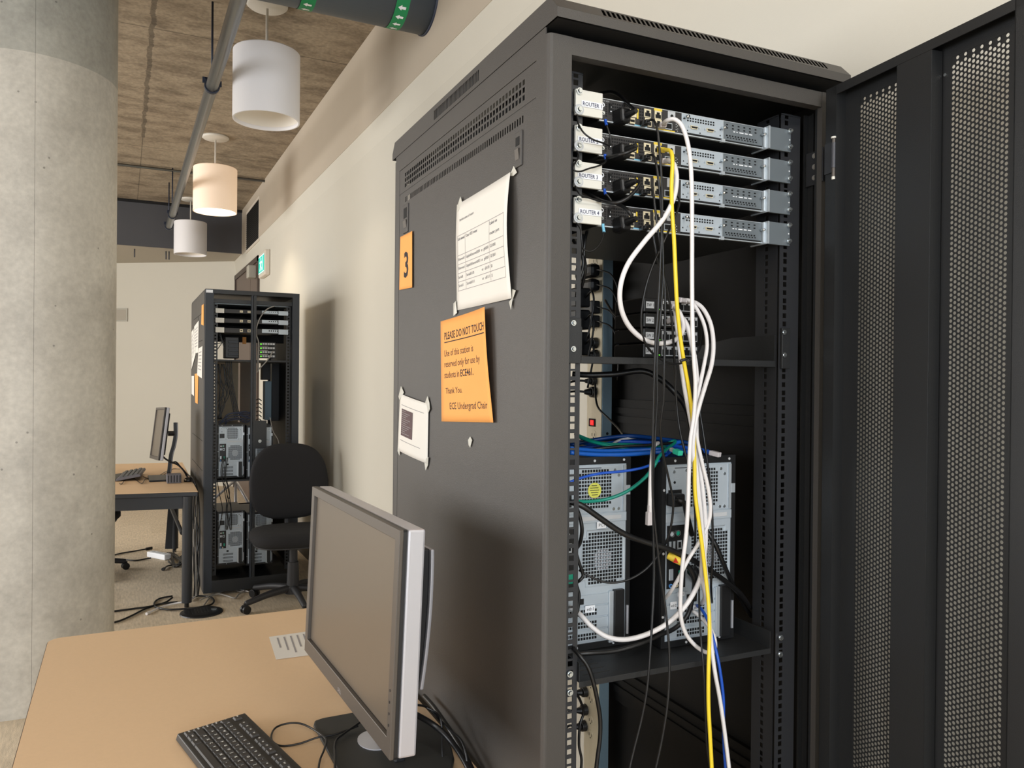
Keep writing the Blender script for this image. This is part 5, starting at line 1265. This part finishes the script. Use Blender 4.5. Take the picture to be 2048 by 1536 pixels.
dl = part('door_leaf', FB(bx-.016,bx-.006,fy0-.012,fy0+.02,.10,fz-.03), 'rack_far', FRK, label='thin edge of the left glass door')
dr = part('door_leaf', FB(bx-.002,bx+.016,fy0-.012,fy0+.02,.10,fz-.03), 'rack_dark', FRK)
part('lock_plate', FB(lk.x-.035,lk.x+.045,fy0-.01,fy0-.002,lk.z-.05,lk.z+.14), 'rack_dark', dr)
part('lock', MB().cyl((lk.x,fy0-.01,lk.z),(lk.x,fy0-.018,lk.z),.011,20), 'screw_steel', dr)
for x_ in (fx0+.070, fx1-.062):
    gz2 = [.12]; z = .15
    while z < 1.93: gz2 += [z, z+.010]; z += .0222
    gz2.append(1.95)
    part('mounting_rail', MB().grid([x_-.016,x_-.006,x_+.005,x_+.014], gz2, lambda i,j:i==1 and j%2==1, lambda a,b:(a,fy0+.06,b)), 'rack_dark', FRK, solid=.002)
sh1 = wy(450,719,fy0+.06).z; sh2 = wy(450,960,fy0+.06).z
part('shelf', FB(fx0+.06,fx1-.05,fy0+.055,fy0+.6,sh1-.012,sh1), 'shelf_black', FRK); part('shelf', FB(fx0+.06,fx1-.05,fy0+.055,fy0+.6,sh2-.012,sh2), 'shelf_black', FRK)
part('rack_tag', FB(fx0+.004,fx0+.046,fy0-.002,fy0,fz-.025,fz-.006), 'label_white', FRK)
# devices in the far rack (small in the picture)
def fw_(px, py, y): return wy(px, py, y)
FY2 = fy0+.058
def fdev(name, label, cat, x0p, x1p, ya, yb, group):
    a = fw_(x0p, ya, FY2); b = fw_(x1p, yb, FY2)
    return a.x, b.x, b.z, a.z
x0, x1, zb, zt = fdev('', '', '', 429, 577, 600, 615, None)
t = thing('rack_switch', 'wide pale grey unit, topmost device in the far rack', 'network device', ((x0+x1)/2,FY2,zb))
part('housing', FB(x0,x1,FY2,FY2+.25,zb,zt), 'bracket_grey', t, bevel=.002)
m = MB()
for k in range(6): m.box(x0+.03+k*.07,x0+.085+k*.07,FY2-.002,FY2,zb+.010,zt-.012)
part('module', m, 'case_steel', t)
for u in (x0+.008,x1-.012): part('screw', screw_mb(MB(), (u,FY2,zb+.02), .005,.003), 'screw_steel', t)
for i, (ya, yb) in enumerate(((617,631),(636,650),(655,669))):
    x0, x1, zb, zt = fdev('', '', '', 431, 576, ya, yb, None)
    t = thing('router', ['first router under the top unit of the far rack','middle router of the three in the far rack','lowest router of the three in the far rack'][i], 'router', ((x0+x1)/2,FY2,zb), group='routers in the far rack')
    part('chassis', FB(x0+.06,x1-.068,FY2,FY2+.3,zb,zt), 'router_body', t)
    part('front_panel', FB(x0+.06,x0+.30,FY2-.002,FY2,zb,zt), 'router_face', t)
    part('interface_module', FB(x0+.30,x1-.07,FY2-.003,FY2,zb+.006,zt), 'case_steel', t)
    m = MB()
    for k in range(6): m.box(x0+.345+k*.014,x0+.352+k*.014,FY2-.004,FY2-.003,zb+.016,zt-.006)
    part('vent_holes', m, 'dark_hole', t)
    for k, u in enumerate((.155,.205,.235)): p_ = part('network_port', FB(x0+u,x0+u+.020,FY2-.004,FY2,zb+.006,zt-.006), 'port_cream', t); part('socket', FB(x0+u+.004,x0+u+.016,FY2-.005,FY2-.004,zb+.012,zt-.012), 'dark_hole', p_)
    part('mounting_ear', FB(x0,x0+.055,FY2-.006,FY2-.002,zb-.002,zt+.002), 'bracket_cream', t); part('mounting_ear', FB(x1-.066,x1,FY2-.006,FY2-.002,zb-.002,zt+.002), 'case_steel', t)
for i in range(4):
    ya = 684+i*8.2; x0, x1, zb, zt = fdev('', '', '', 520, 550, ya, ya+7.6, None)
    t = thing('network_switch', ['topmost small switch of the far rack stack','second small switch of the far rack stack','third small switch of the far rack stack','bottom small switch of the far rack stack'][i], 'network switch', ((x0+x1)/2,FY2+.02,zb), group='small switches in the far rack')
    part('housing', FB(x0,x1+.005,FY2+.01,FY2+.12,zb,zt), 'black_plastic', t)
    for k in range(5): part('network_port', FB(x0+.018+k*.017,x0+.031+k*.017,FY2+.008,FY2+.01,zb+.006,zt-.006), 'label_grey', t)
    part('status_light', FB(x0+.004,x0+.012,FY2+.007,FY2+.01,zb+.006,zb+.014), 'led_green', t)
a = fw_(450,673,FY2+.05); b = fw_(478,717,FY2+.05)
t = thing('adapter_block', 'dark ribbed block of adapters on the far rack shelf', 'power adapter', ((a.x+b.x)/2,FY2+.05,b.z))
part('housing', FB(a.x,b.x,FY2+.05,FY2+.16,b.z,a.z), 'black_plastic', t, bevel=.006)
for k in range(4): z = b.z+.02+k*.028; part('rib', FB(a.x+.02,b.x-.004,FY2+.044,FY2+.05,z,z+.016), 'rack_far', t, bevel=.002)
a = fw_(485,674,FY2+.3); solo('orange_tag', FB(a.x,a.x+.026,FY2+.3,FY2+.302,a.z-.05,a.z), 'paper_orange', 'small orange tag hanging inside the far rack', 'tag', at=a)
# towers in the far rack, built like the near ones
def far_tower(px, pyb, lb, w_=.157):
    q = fw_(px, pyb, FY2+.03); T = copy_tree(T2); place(T, (0,0,0), ID)
    T.matrix_world = Matrix.Translation((q.x+.0785, FY2+.03, q.z+.002)); T['label'] = lb; T['group'] = 'computer towers in the far rack'; return T
E1 = far_tower(437, 957, 'upper left computer tower in the far rack')
E2 = far_tower(437, 1131, 'lower left computer tower in the far rack')
E3 = far_tower(495, 957, 'upper right computer tower in the far rack, behind the lock')
E4 = far_tower(495, 1131, 'lower right computer tower in the far rack, behind the chair')
for E_ in (E1,E2,E3,E4):
    for c in list(E_.children):
        if c.name.startswith(('name_label','lettering')): bpy.data.objects.remove(c)
# back of the far rack: strip and grey boxes
def pbox(name, label, cat, p0, p1, y, dpt, m, group=None):
    a = fw_(p0[0], p0[1], y); b = fw_(p1[0], p1[1], y)
    return solo(name, FB(a.x,b.x,y,y+dpt,b.z,a.z), m, label, cat, at=(a.x,y,b.z), group=group, bevel=.003)
pbox('power_strip', 'blue grey strip at the right inside the far rack', 'power strip', (562,720), (573,835), 6.35, .05, 'pdu_grey')
pbox('equipment_box', 'narrow blue grey box hanging in the middle of the far rack', 'box', (530,762), (543,840), 6.2, .10, 'pdu_grey')
pbox('equipment_box', 'dark box above the narrow blue grey one in the far rack', 'box', (525,722), (541,760), 6.2, .10, 'black_plastic')
pbox('equipment_box', 'dark column of adapters beside the strip in the far rack', 'box', (544,722), (558,842), 6.25, .08, 'black_plastic')
pbox('tan_board', 'tan textured panel behind the left door of the far rack', 'panel', (430,722), (476,850), 6.60, .012, 'tan_panel')
pbox('brown_board', 'brown panel in the middle behind the far rack doors', 'panel', (480,722), (506,850), 6.62, .012, 'brown_board')
t = thing('tripod_stand', 'silver tripod stand seen through the gap above the lower far towers', 'stand', wy(470,1010,7.0))
ap = wy(471,960,7.0)
part('pole', MB().tube([ap, (ap.x+.01,7.0,.012)],.012,8,smooth=False), 'monitor_silver', t, smooth=True)
for q in (wy(430,996,7.0), wy(500,1012,6.95)):
    d = q-ap; e = ap+d*((ap.z-.012)/(ap.z-q.z)); e = Vector((ap.x+(e.x-ap.x)*.45, e.y, .012)) if abs(e.x-ap.x) > .4 else e
    part('leg', MB().tube([ap, q, e],.012,8,smooth=False), 'monitor_silver', t, smooth=True)
# cables of the far rack
def fc(label, pts, r=.004, m='black_rubber', y=FY2, name='rack_cable', group='black cables in the far rack'):
    P = [wy(p[0], p[1], y+(p[2] if len(p) > 2 else .03)) for p in pts]
    return solo(name, MB().tube(P, r, 7), m, label, 'cable', at=P[0], group=group, smooth=True)
fc('pale cable sweeping down from the top unit of the far rack', [(549,612,-.02),(532,620,-.03),(518,640,-.03),(512,665,-.03),(517,685,-.03),(516,715,-.03),(516,740,-.02)], .0042, 'cable_grey', group='pale cables in the far rack')
fc('pale cable looping from the switches of the far rack', [(546,702,.0),(538,716,-.03),(528,728,-.03),(519,737,-.03),(514,745,-.02)], .0042, 'cable_grey', group='pale cables in the far rack')
fc('pale thin cable at the right of the far rack lock', [(540,835,-.02),(546,862,-.02),(556,880,-.02),(559,900,-.02)], .003, 'cable_grey', group='pale cables in the far rack')
rr = random.Random(3)
for k in range(9):
    x = 434+rr.uniform(0,14); 
    fc('one of the loose black cables down the left of the far rack', [(x,728,.1),(x+rr.uniform(-3,8),755,.1),(x+rr.uniform(-4,14),785,.1),(x+rr.uniform(-6,8),810,.1),(433+rr.uniform(0,12),838,.1)], .0028, group='loose black cables left in the far rack')
for k in range(4):
    fc('one of the straight black cables in the middle of the far rack', [(452+k*3.5,722,.06),(455+k*3.2,760,.06),(461+k*3,790,.06),(466+k*3,815,.06),(470+k*4,840,.06)], .0036, group='middle black cables of the far rack')
for k in range(9):
    y_ = 832+rr.uniform(-8,9); fc('one of the dark blue cables heaped on the far rack towers', [(433+rr.uniform(0,20),846+rr.uniform(-4,4),.06),(455,y_+4,.05),(475,y_,.05),(492,y_+rr.uniform(-3,6),.05),(503,y_+rr.uniform(-5,8),.05)], .0038, 'cable_heap', group='dark blue cable heap in the far rack') if 'cable_heap' in MT else None
for k in range(7):
    z_ = 656+k*9; fc('one of the black cables fanning left of the adapters in the far rack', [(433,700-k*9+rr.uniform(-6,6),.06),(441,690-k*4,.05),(450,678+k*5,.05)], .0026, group='fanning black cables in the far rack')
for k in range(6):
    x = 437+rr.uniform(0,30); fc('one of the dark cables hanging over the lower towers of the far rack', [(x,915,-.01),(x-4,950,-.01),(x+rr.uniform(-4,8),985,.0),(x+rr.uniform(-2,14),1020,.0),(x+rr.uniform(0,8),1060,.0)], .0026, group='dark cables over the lower far towers')
for k in range(7):
    x = 561+rr.uniform(-1,3); y_ = 735+k*12; fc('one of the black cords across the grey strip of the far rack', [(x,y_,.72),(x+6,y_+8,.70),(x+10,y_+4+rr.uniform(-4,6),.70),(x+13,y_+12,.70)], .003, group='cords across the far strip')
for k in range(7):
    y_ = 800+k*8; fc('one of the short black cords at the centre door of the far rack', [(512,y_,.05),(518,y_-2,.05),(523,y_+2,.05)], .0035, group='short cords in the far rack')
# papers on the far rack side
def fside(px, py): q = wx(px, py, fx0-.003); return (q.y, q.z)
def fpaper(name, label, cat, pts, m, lines=0, lm='ink_light', o=0):
    P = [Vector((fx0-.0045-o,)+fside(*p)) for p in pts]
    ob = solo(name, MB().slab(P, (-.0006,0,0)), m, label, cat, at=P[0])
    if lines:
        mm = MB(); TL, TR, BR, BL = P
        for k in range(lines):
            v = .15+.7*k/lines; a = TL.lerp(BL, v).lerp(TR.lerp(BR, v), .15); b = TL.lerp(BL, v).lerp(TR.lerp(BR, v), .8); c = TL.lerp(BL, v+.03).lerp(TR.lerp(BR, v+.03), .8); d_ = TL.lerp(BL, v+.03).lerp(TR.lerp(BR, v+.03), .15)
            mm.add([(p.x-.001,p.y,p.z) for p in (a,b,c,d_)],[(0,1,2,3)])
        part('printed_lines', mm, lm, ob)
    return ob
fpaper('number_sign', 'narrow orange sheet at the upper right of the far rack side', 'sign', [(404,611),(408,608),(408,651),(403,649)], 'paper_orange')
fpaper('printed_sheet', 'white sheet highest of those on the far rack side', 'paper', [(389,653),(398,641),(397,705),(388,708)], 'paper', 7)
fpaper('printed_sheet', 'white sheet at the left edge of the far rack side', 'paper', [(384,664),(388,657),(392,709),(384,738)], 'paper', 6, o=.0012)
fpaper('printed_sheet', 'white sheet lowest right of those on the far rack side', 'paper', [(398,697),(406,692),(405,757),(395,750)], 'paper', 6, o=.0012)
fpaper('notice_sheet', 'long orange notice on the lower part of the far rack side', 'sign', [(390,748),(397,746),(396,808),(391,805)], 'paper_orange', 0)
fpaper('printed_sheet', 'small white sheet beside the orange notice on the far rack side', 'paper', [(384,752),(389,752),(389,792),(384,788)], 'paper', 0, o=.0012)

# ================================================================ FAR DESK
t = thing('desk', 'tan desk with a black frame beside the far rack', 'desk', (0.0, 6.3, 0))
tp = [(.430,5.317),(.458,7.17),(-.36,7.29),(-.375,5.445)]
part('tabletop', MB().slab([(x,y,.7305) for x,y in tp], (0,0,-.003)), 'desk_top', t)
part('edge_band', MB().slab([(x*1.0,y,.7265) for x,y in tp], (0,0,-.026)), 'desk_frame', t, bevel=.003)
part('apron', MB().slab([(.36,5.36,.62),(.36,5.39,.62),(-.33,5.50,.62),(-.33,5.47,.62)], (0,0,.08)), 'desk_frame', t)
part('apron', MB().box(.36,.39,5.4,7.1,.62,.70), 'desk_frame', t)
for x, y in ((.372,5.345),(.395,7.08),(-.32,5.50),(-.30,7.22)):
    lg = part('leg', MB().cyl((x,y,.03),(x,y,.70),.030,24), 'desk_frame', t)
    part('foot', MB().cyl((x,y,0),(x,y,.03),.014,14), 'black_rubber', lg)
part('modesty_panel', MB().slab([wy(337,1006,6.9),wy(347,1006,6.9),wy(344,1098,6.9),wy(330,1098,6.9)], (0,.02,0)), 'desk_frame', t)
part('brace', MB().tube([wy(340,1010,6.6), wy(364,1066,5.6)], .014, 8, smooth=False), 'desk_frame', t)
# far monitor
BL_, BR_ = Vector((.182,6.26,.903)), Vector((.232,5.86,.893)); 
BR_ = wy(317,921,5.88); BL_ = wy(300,916,6.26)
TR_ = wy(333,818,5.92); TL_ = wy(311,812,6.30)
M2, tf2, wd2, ht2, ex2, ez2, en2 = monitor(BL_, BR_, TL_, TR_, .020, 'smaller monitor on the far desk, seen edge on', big=False)
p0 = wy(348,846,6.05); p1 = wy(338,938,6.05)
m = MB(); P = [wy(a, b, 6.06) for a, b in ((350,845),(350,870),(346,893),(341,910),(338,938),(336,948))]
part('stand_column', MB().tube(P, .014, 4, seg=4), 'monitor_black', M2)
part('stand_trim', MB().tube([p+Vector((.014,0,0)) for p in P], .005, 6, seg=4), 'monitor_silver', M2, smooth=True)
part('stand_neck', MB().tube([wy(336,867,6.06), wy(349,867,6.06)], .018, 8, smooth=False), 'monitor_black', M2)
q = wz(325,948,.74); part('base_plate', MB().slab([(q.x-.10,5.90,.731),(q.x+.09,5.90,.731),(q.x+.09,6.22,.731),(q.x-.10,6.22,.731)], (0,0,.012)), 'monitor_black', M2, bevel=.004)
# ergonomic keyboard on the far desk
ka, kb_ = wz(240,962,.735), wz(300,938,.735)
KO2 = Vector((-.015,6.10,.7315)); kl2 = Vector((.30,.954,0)).normalized(); ks2 = Vector((-.954,.30,0)).normalized()
K2 = thing('keyboard', 'grey keyboard tilted up on the far desk', 'keyboard', KO2+kl2*.2)
k2t = lambda a, b, c: KO2+kl2*a+ks2*(b-.17)+Vector((0,0,c+(.17-b)*.0+a*0+.05*max(0,b)/.17*0))
KO2 = Vector((.02,6.02,.731)); kl2 = Vector((.10,.995,0)).normalized(); ks2 = Vector((.995,-.10,0)).normalized()
def k2t(a, b, c): return KO2+kl2*a+ks2*(b-.06)+Vector((0,0,c*(1)+b*.18))
part('case', kpad(MB(k2t), 0, .42, 0, .16, .0, .018, .006), 'grey_plastic', K2, bevel=.004)
for r_ in range(4):
    for c_ in range(10): part('key', kpad(MB(k2t), .02+c_*.038, .052+c_*.038, .022+r_*.030, .046+r_*.030, .016, .026, .003), 'key_grey', K2)
part('wrist_rest', MB(k2t).slab([(0,-.05,-.0),(.42,-.05,0),(.42,-.002,0),(0,-.002,0)], (0,0,.012)), 'black_plastic', K2, bevel=.003)
q = wz(348,966,.731)
t = thing('docking_box', 'small grey purple ribbed box at the corner of the far desk', 'box', q+Vector((.0,.03,0)))
part('housing', FB(q.x-.045,q.x+.045,q.y-.02,q.y+.08,.7312,.790), 'grey_plastic', t, bevel=.004)
for k in range(5): part('rib', FB(q.x-.04+k*.018,q.x-.032+k*.018,q.y-.022,q.y-.0205,.738,.785), 'black_plastic', t)
q = wz(377,963,.731)
t = thing('computer_mouse', 'black mouse lying at the corner of the far desk near the rack', 'mouse', q)
part('body', MB().lathe((q.x,q.y,.7312), [(0,.030),(.012,.029),(.024,.022),(.030,.010),(.030,0),(0,0)], 20), 'black_plastic', t, smooth=True)
part('logo_light', MB().cyl((q.x-.02,q.y-.022,.745),(q.x-.022,q.y-.024,.747),.005,10), 'port_cream', t)
def fdc(label, pts, r=.0026, m='black_rubber', z=.733, group='thin cords on the far desk', name='desk_cable'):
    P = [wz(x, y, z+.003*(i % 2)) for i, (x, y) in enumerate(pts)]
    return solo(name, MB().tube(P, r, 7), m, label, 'cable', at=P[0], group=group, smooth=True)
fdc('thin black cord curling in front of the far keyboard', [(239,966),(243,968),(252,958),(262,953),(275,962),(284,967),(291,958),(305,959),(320,955),(332,946)], .0022)
fdc('thin black cord running from the far keyboard to the monitor base', [(286,953),(300,957),(318,951),(330,944),(345,938),(360,938)], .0022)
P = [wy(a, b, 6.0) for a, b in ((322,908),(330,917),(342,924),(356,930),(368,942),(376,956))]+[Vector((.435,5.75,.74)),Vector((.452,5.68,.66)),Vector((.452,5.66,.45)),Vector((.455,5.6,.2))]
solo('desk_cable', MB().tube(P, .006, 8), 'black_rubber', 'thick black cable from the far monitor dropping behind the desk corner', 'cable', at=P[0], smooth=True, group='thick cords at the far desk corner')
P = [wy(a, b, 6.02) for a, b in ((343,926),(352,924),(362,935),(374,948))]+[Vector((.44,5.70,.75)),Vector((.458,5.58,.62)),Vector((.462,5.55,.3)),Vector((.44,5.5,.03))]
solo('desk_cable', MB().tube(P, .005, 8), 'black_rubber', 'second black cable arching from behind the far monitor over the desk corner', 'cable', at=P[0], smooth=True, group='thick cords at the far desk corner')

# ================================================================ OFFICE CHAIRS
def office_chair(cx, cy_, rz, label):
    "built facing -Y around its column"
    fr = Matrix.Translation((cx,cy_,0)) @ Matrix.Rotation(rz,4,'Z')
    t = thing('office_chair', label, 'chair', (0,0,0), fr, 'black fabric office chairs')
    # seat cushion
    def cushion(w2, d2, z0, z1, yc, nseg=40, n=3.0):
        m = MB(); prof = [(.90,z0),(1.0,z0+(z1-z0)*.3),(1.0,z0+(z1-z0)*.62),(.94,z0+(z1-z0)*.88),(.80,z1),(.4,z1+.004),(0.0,z1+.004)]
        V = []
        for s_, z in prof:
            for k in range(nseg):
                a = 2*PI*k/nseg; c, s2 = math.cos(a), math.sin(a); e = 2/n
                V.append((w2*s_*abs(c)**e*(1 if c >= 0 else -1), yc+d2*s_*abs(s2)**e*(1 if s2 >= 0 else -1), z))
        F_ = [(j*nseg+i, j*nseg+(i+1)%nseg, (j+1)*nseg+(i+1)%nseg, (j+1)*nseg+i) for j in range(len(prof)-1) for i in range(nseg)]
        F_.append(tuple(range(nseg-1,-1,-1)))
        return m.add(V, F_)
    part('seat', cushion(.272,.240,.405,.492,-.03), 'fabric_black', t, smooth=True)
    part('seat_shell', cushion(.25,.215,.392,.412,-.03), 'chair_plastic', t, smooth=True)
    # backrest: rounded rectangle, thick padded and slightly curved
    m = MB(); nseg = 44; V = []; layers = [(.0,.0),(.92,.0),(1.0,.012),(1.0,.030),(.93,.044),(.80,.050),(.4,.052),(0,.052)]
    for s_, yy in layers:
        for k in range(nseg):
            a = 2*PI*k/nseg; c, s2 = math.cos(a), math.sin(a); e = 2/2.9
            x = .255*s_*abs(c)**e*(1 if c >= 0 else -1); z = .247*s_*abs(s2)**e*(1 if s2 >= 0 else -1)
            if z > 0: x *= 1-.10*(z/.247)
            V.append((x, .235-yy-x*x*.6+.06*(z/.25)*.5+.0, .765+z))
    F_ = [(j*nseg+i, j*nseg+(i+1)%nseg, (j+1)*nseg+(i+1)%nseg, (j+1)*nseg+i) for j in range(len(layers)-1) for i in range(nseg)]
    part('backrest', m.add(V, F_), 'fabric_black', t, smooth=True)
    part('back_bracket', MB().tube([(0,.24,.62),(0,.25,.50),(0,.20,.405),(0,.05,.395)], .022, 10), 'chair_plastic', t, smooth=True)
    part('adjusting_knob', MB().cyl((0,.262,.56),(0,.29,.56),.028,20), 'chair_plastic', t)
    part('mechanism', MB().box(-.08,.08,-.10,.10,.365,.398), 'chair_plastic', t, bevel=.01)
    part('lever', MB().tube([(-.06,0,.38),(-.20,-.01,.375),(-.23,-.01,.37)], .006, 8), 'chair_plastic', t, smooth=True)
    part('gas_column', MB().cyl((0,0,.20),(0,0,.37),.024,20), 'chair_plastic', t, smooth=False)
    part('column_sleeve', MB().cone((0,0,.09),(0,0,.27),.040,.034,24), 'chair_plastic', t)
    part('column_ring', MB().cyl((0,0,.368),(0,0,.376),.016,16), 'screw_steel', t)
    hb = part('base_hub', MB().cone((0,0,.07),(0,0,.115),.055,.045,24), 'chair_plastic', t)
    for k in range(5):
        a = 2*PI*k/5+1.012; dx, dy = math.cos(a), math.sin(a)
        lg = part('leg', MB().tube([(dx*.03,dy*.03,.10),(dx*.16,dy*.16,.092),(dx*.29,dy*.29,.068),(dx*.325,dy*.325,.062)], lambda t_: .024-.008*t_, 10), 'chair_plastic', t, smooth=True)
        c = Vector((dx*.325, dy*.325, .026)); s_ = Vector((-dy, dx, 0))
        part('caster', MB().cyl(c-s_*.024, c-s_*.006, .026, 20).cyl(c+s_*.006, c+s_*.024, .026, 20).box(c.x-.012,c.x+.012,c.y-.012,c.y+.012,.03,.062), 'black_plastic', lg, bevel=.002)
    return t
office_chair(.992, 5.155, math.radians(-2), 'black office chair standing in front of the far rack')
office_chair(-.285, 6.50, math.radians(101), 'black office chair mostly hidden by the column, under the far desk')

# ================================================================ ON THE FLOOR
q = wz(403,1225,.0)
t = thing('floor_outlet', 'round black floor outlet disc in the carpet near the far desk leg', 'floor outlet', (q.x,q.y,0))
part('disc', MB().lathe((q.x,q.y,0), [(0,.014),(.10,.013),(.123,.006),(.126,0),(0,0)], 40), 'black_plastic', t, smooth=False)
m = MB()
for k in range(7): m.box(q.x-.075+k*.018,q.x-.067+k*.018,q.y-.05,q.y+.05,.0135,.0150)
part('lid_ribs', m, 'rack_dark', t); part('lid_tab', MB().box(q.x+.055,q.x+.085,q.y-.01,q.y+.012,.0135,.018), 'screw_steel', t)
def flc(label, pts, r=.006, m='black_rubber', group='black floor cords', name='floor_cable', plug=None):
    P = [wz(x, y, h) if len(p_) == 3 else None for p_ in pts for (x, y, h) in [p_]]
    o = solo(name, MB().tube(P, r, 8), m, label, 'cable', at=P[0], group=group, smooth=True)
    if plug:
        a, b = P[-1], P[-2]; d = (a-b).normalized(); part('plug', MB().tube([a, a+d*plug], .012 if m != 'cable_white' else .009, 8, smooth=False), 'black_plastic' if m == 'black_rubber' else m, o)
    return o
flc('upper of two black cords entering from behind the column on the carpet', [(200,1226,.007),(240,1221,.007),(270,1217,.007),(300,1213,.007),(330,1205,.008),(345,1195,.02)])
flc('lower of two black cords entering from behind the column on the carpet', [(200,1250,.007),(235,1243,.007),(262,1232,.007),(290,1218,.007),(320,1208,.007),(355,1204,.01)])
flc('black cord coiled around the foot of the far desk leg', [(345,1192,.01),(320,1197,.007),(309,1205,.007),(312,1214,.007),(335,1219,.012),(365,1218,.012),(395,1215,.012),(420,1210,.008),(428,1202,.008),(420,1194,.008),(395,1192,.008),(378,1200,.012)], .006)
flc('white cord on the carpet ending left of the far desk leg', [(388,1140,.10),(393,1165,.05),(392,1190,.014),(375,1202,.020),(345,1208,.010),(318,1216,.008),(299,1225,.008)], .0055, 'cable_white', 'pale floor cords', plug=.03)
flc('pale cord bundle on the carpet in front of the far rack', [(405,1215,.008),(420,1195,.008),(437,1188,.01),(455,1192,.012),(470,1196,.01),(478,1188,.01),(490,1182,.01)], .005, 'cable_grey', 'pale floor cords')
flc('pale cord crossing the bundle in front of the far rack', [(400,1200,.01),(425,1190,.012),(445,1183,.012),(462,1178,.01),(480,1183,.008),(495,1182,.008)], .004, 'cable_grey', 'pale floor cords')
flc('pale cord slanting out of the bottom of the far rack', [(428,1140,.10),(444,1160,.05),(460,1172,.02),(480,1179,.012),(497,1183,.01)], .004, 'cable_white', 'pale floor cords')
flc('black cord with a loose plug on the carpet behind the far desk leg', [(228,1110,.008),(245,1106,.008),(270,1102,.008),(292,1098,.012)], .006, plug=.05)
flc('black cord running to the white floor strip', [(250,1119,.008),(270,1121,.008),(290,1118,.008),(302,1116,.014)], .006)
flc('short black cord with a plug below the white floor strip', [(352,1098,.02),(345,1112,.012),(348,1128,.01),(335,1132,.01),(328,1137,.012)], .006, plug=.03)
a = wz(300,1113,.0); b = wz(336,1120,.0)
t = thing('power_bar', 'white power bar lying on the carpet under the far desk', 'power strip', a)
d = (b-a).normalized(); s_ = Vector((-d.y,d.x,0)); L_ = (b-a).length
bt = lambda x, y, z: a+d*x+s_*y+Vector((0,0,z))
part('housing', MB(bt).box(0,L_,-.03,.03,.001,.045), 'label_white', t, bevel=.006)
for k in range(4): part('socket', MB(bt).cyl((L_*(.2+k*.2),0,.045),(L_*(.2+k*.2),0,.0465),.016,16), 'label_grey', t)
for k in range(6):
    r2 = random.Random(k+20)
    flc('one of the black cords tangled under the far desk', [(337+r2.uniform(-4,4),1105,.02),(350+r2.uniform(-5,5),1112+r2.uniform(-4,6),.015),(364,1118+r2.uniform(-8,8),.03),(352+r2.uniform(-6,6),1130+r2.uniform(-4,6),.01),(340+r2.uniform(-4,4),1120+r2.uniform(-4,4),.012)], .005, group='tangled cords under the far desk')
# chain of cords hanging between the far desk and the far rack
for k in range(6):
    x = 372+k*4.2; r2 = random.Random(k+50); y_ = 5.50-.02*k
    P = [wy(x+8-k, 985, 5.6), wy(x+r2.uniform(-2,4), 1030, 5.58), wy(x+r2.uniform(-3,6), 1075, 5.56), wy(x+r2.uniform(-2,8), 1120, 5.54), wy(x+r2.uniform(-2,8), 1160, 5.52), wy(x+r2.uniform(-4,4), 1192, 5.45)]
    P[-1].z = max(P[-1].z, .01)
    solo('hanging_cable', MB().tube(P, .0055, 8), 'cable_grey' if k in (2,4) else 'black_rubber', 'pale cord hanging between the far desk and the far rack' if k in (2,4) else 'one of the black cords hanging between the far desk and the far rack', 'cable', at=P[0], smooth=True, group='pale cords hanging at the far desk' if k in (2,4) else 'black cords hanging at the far desk')
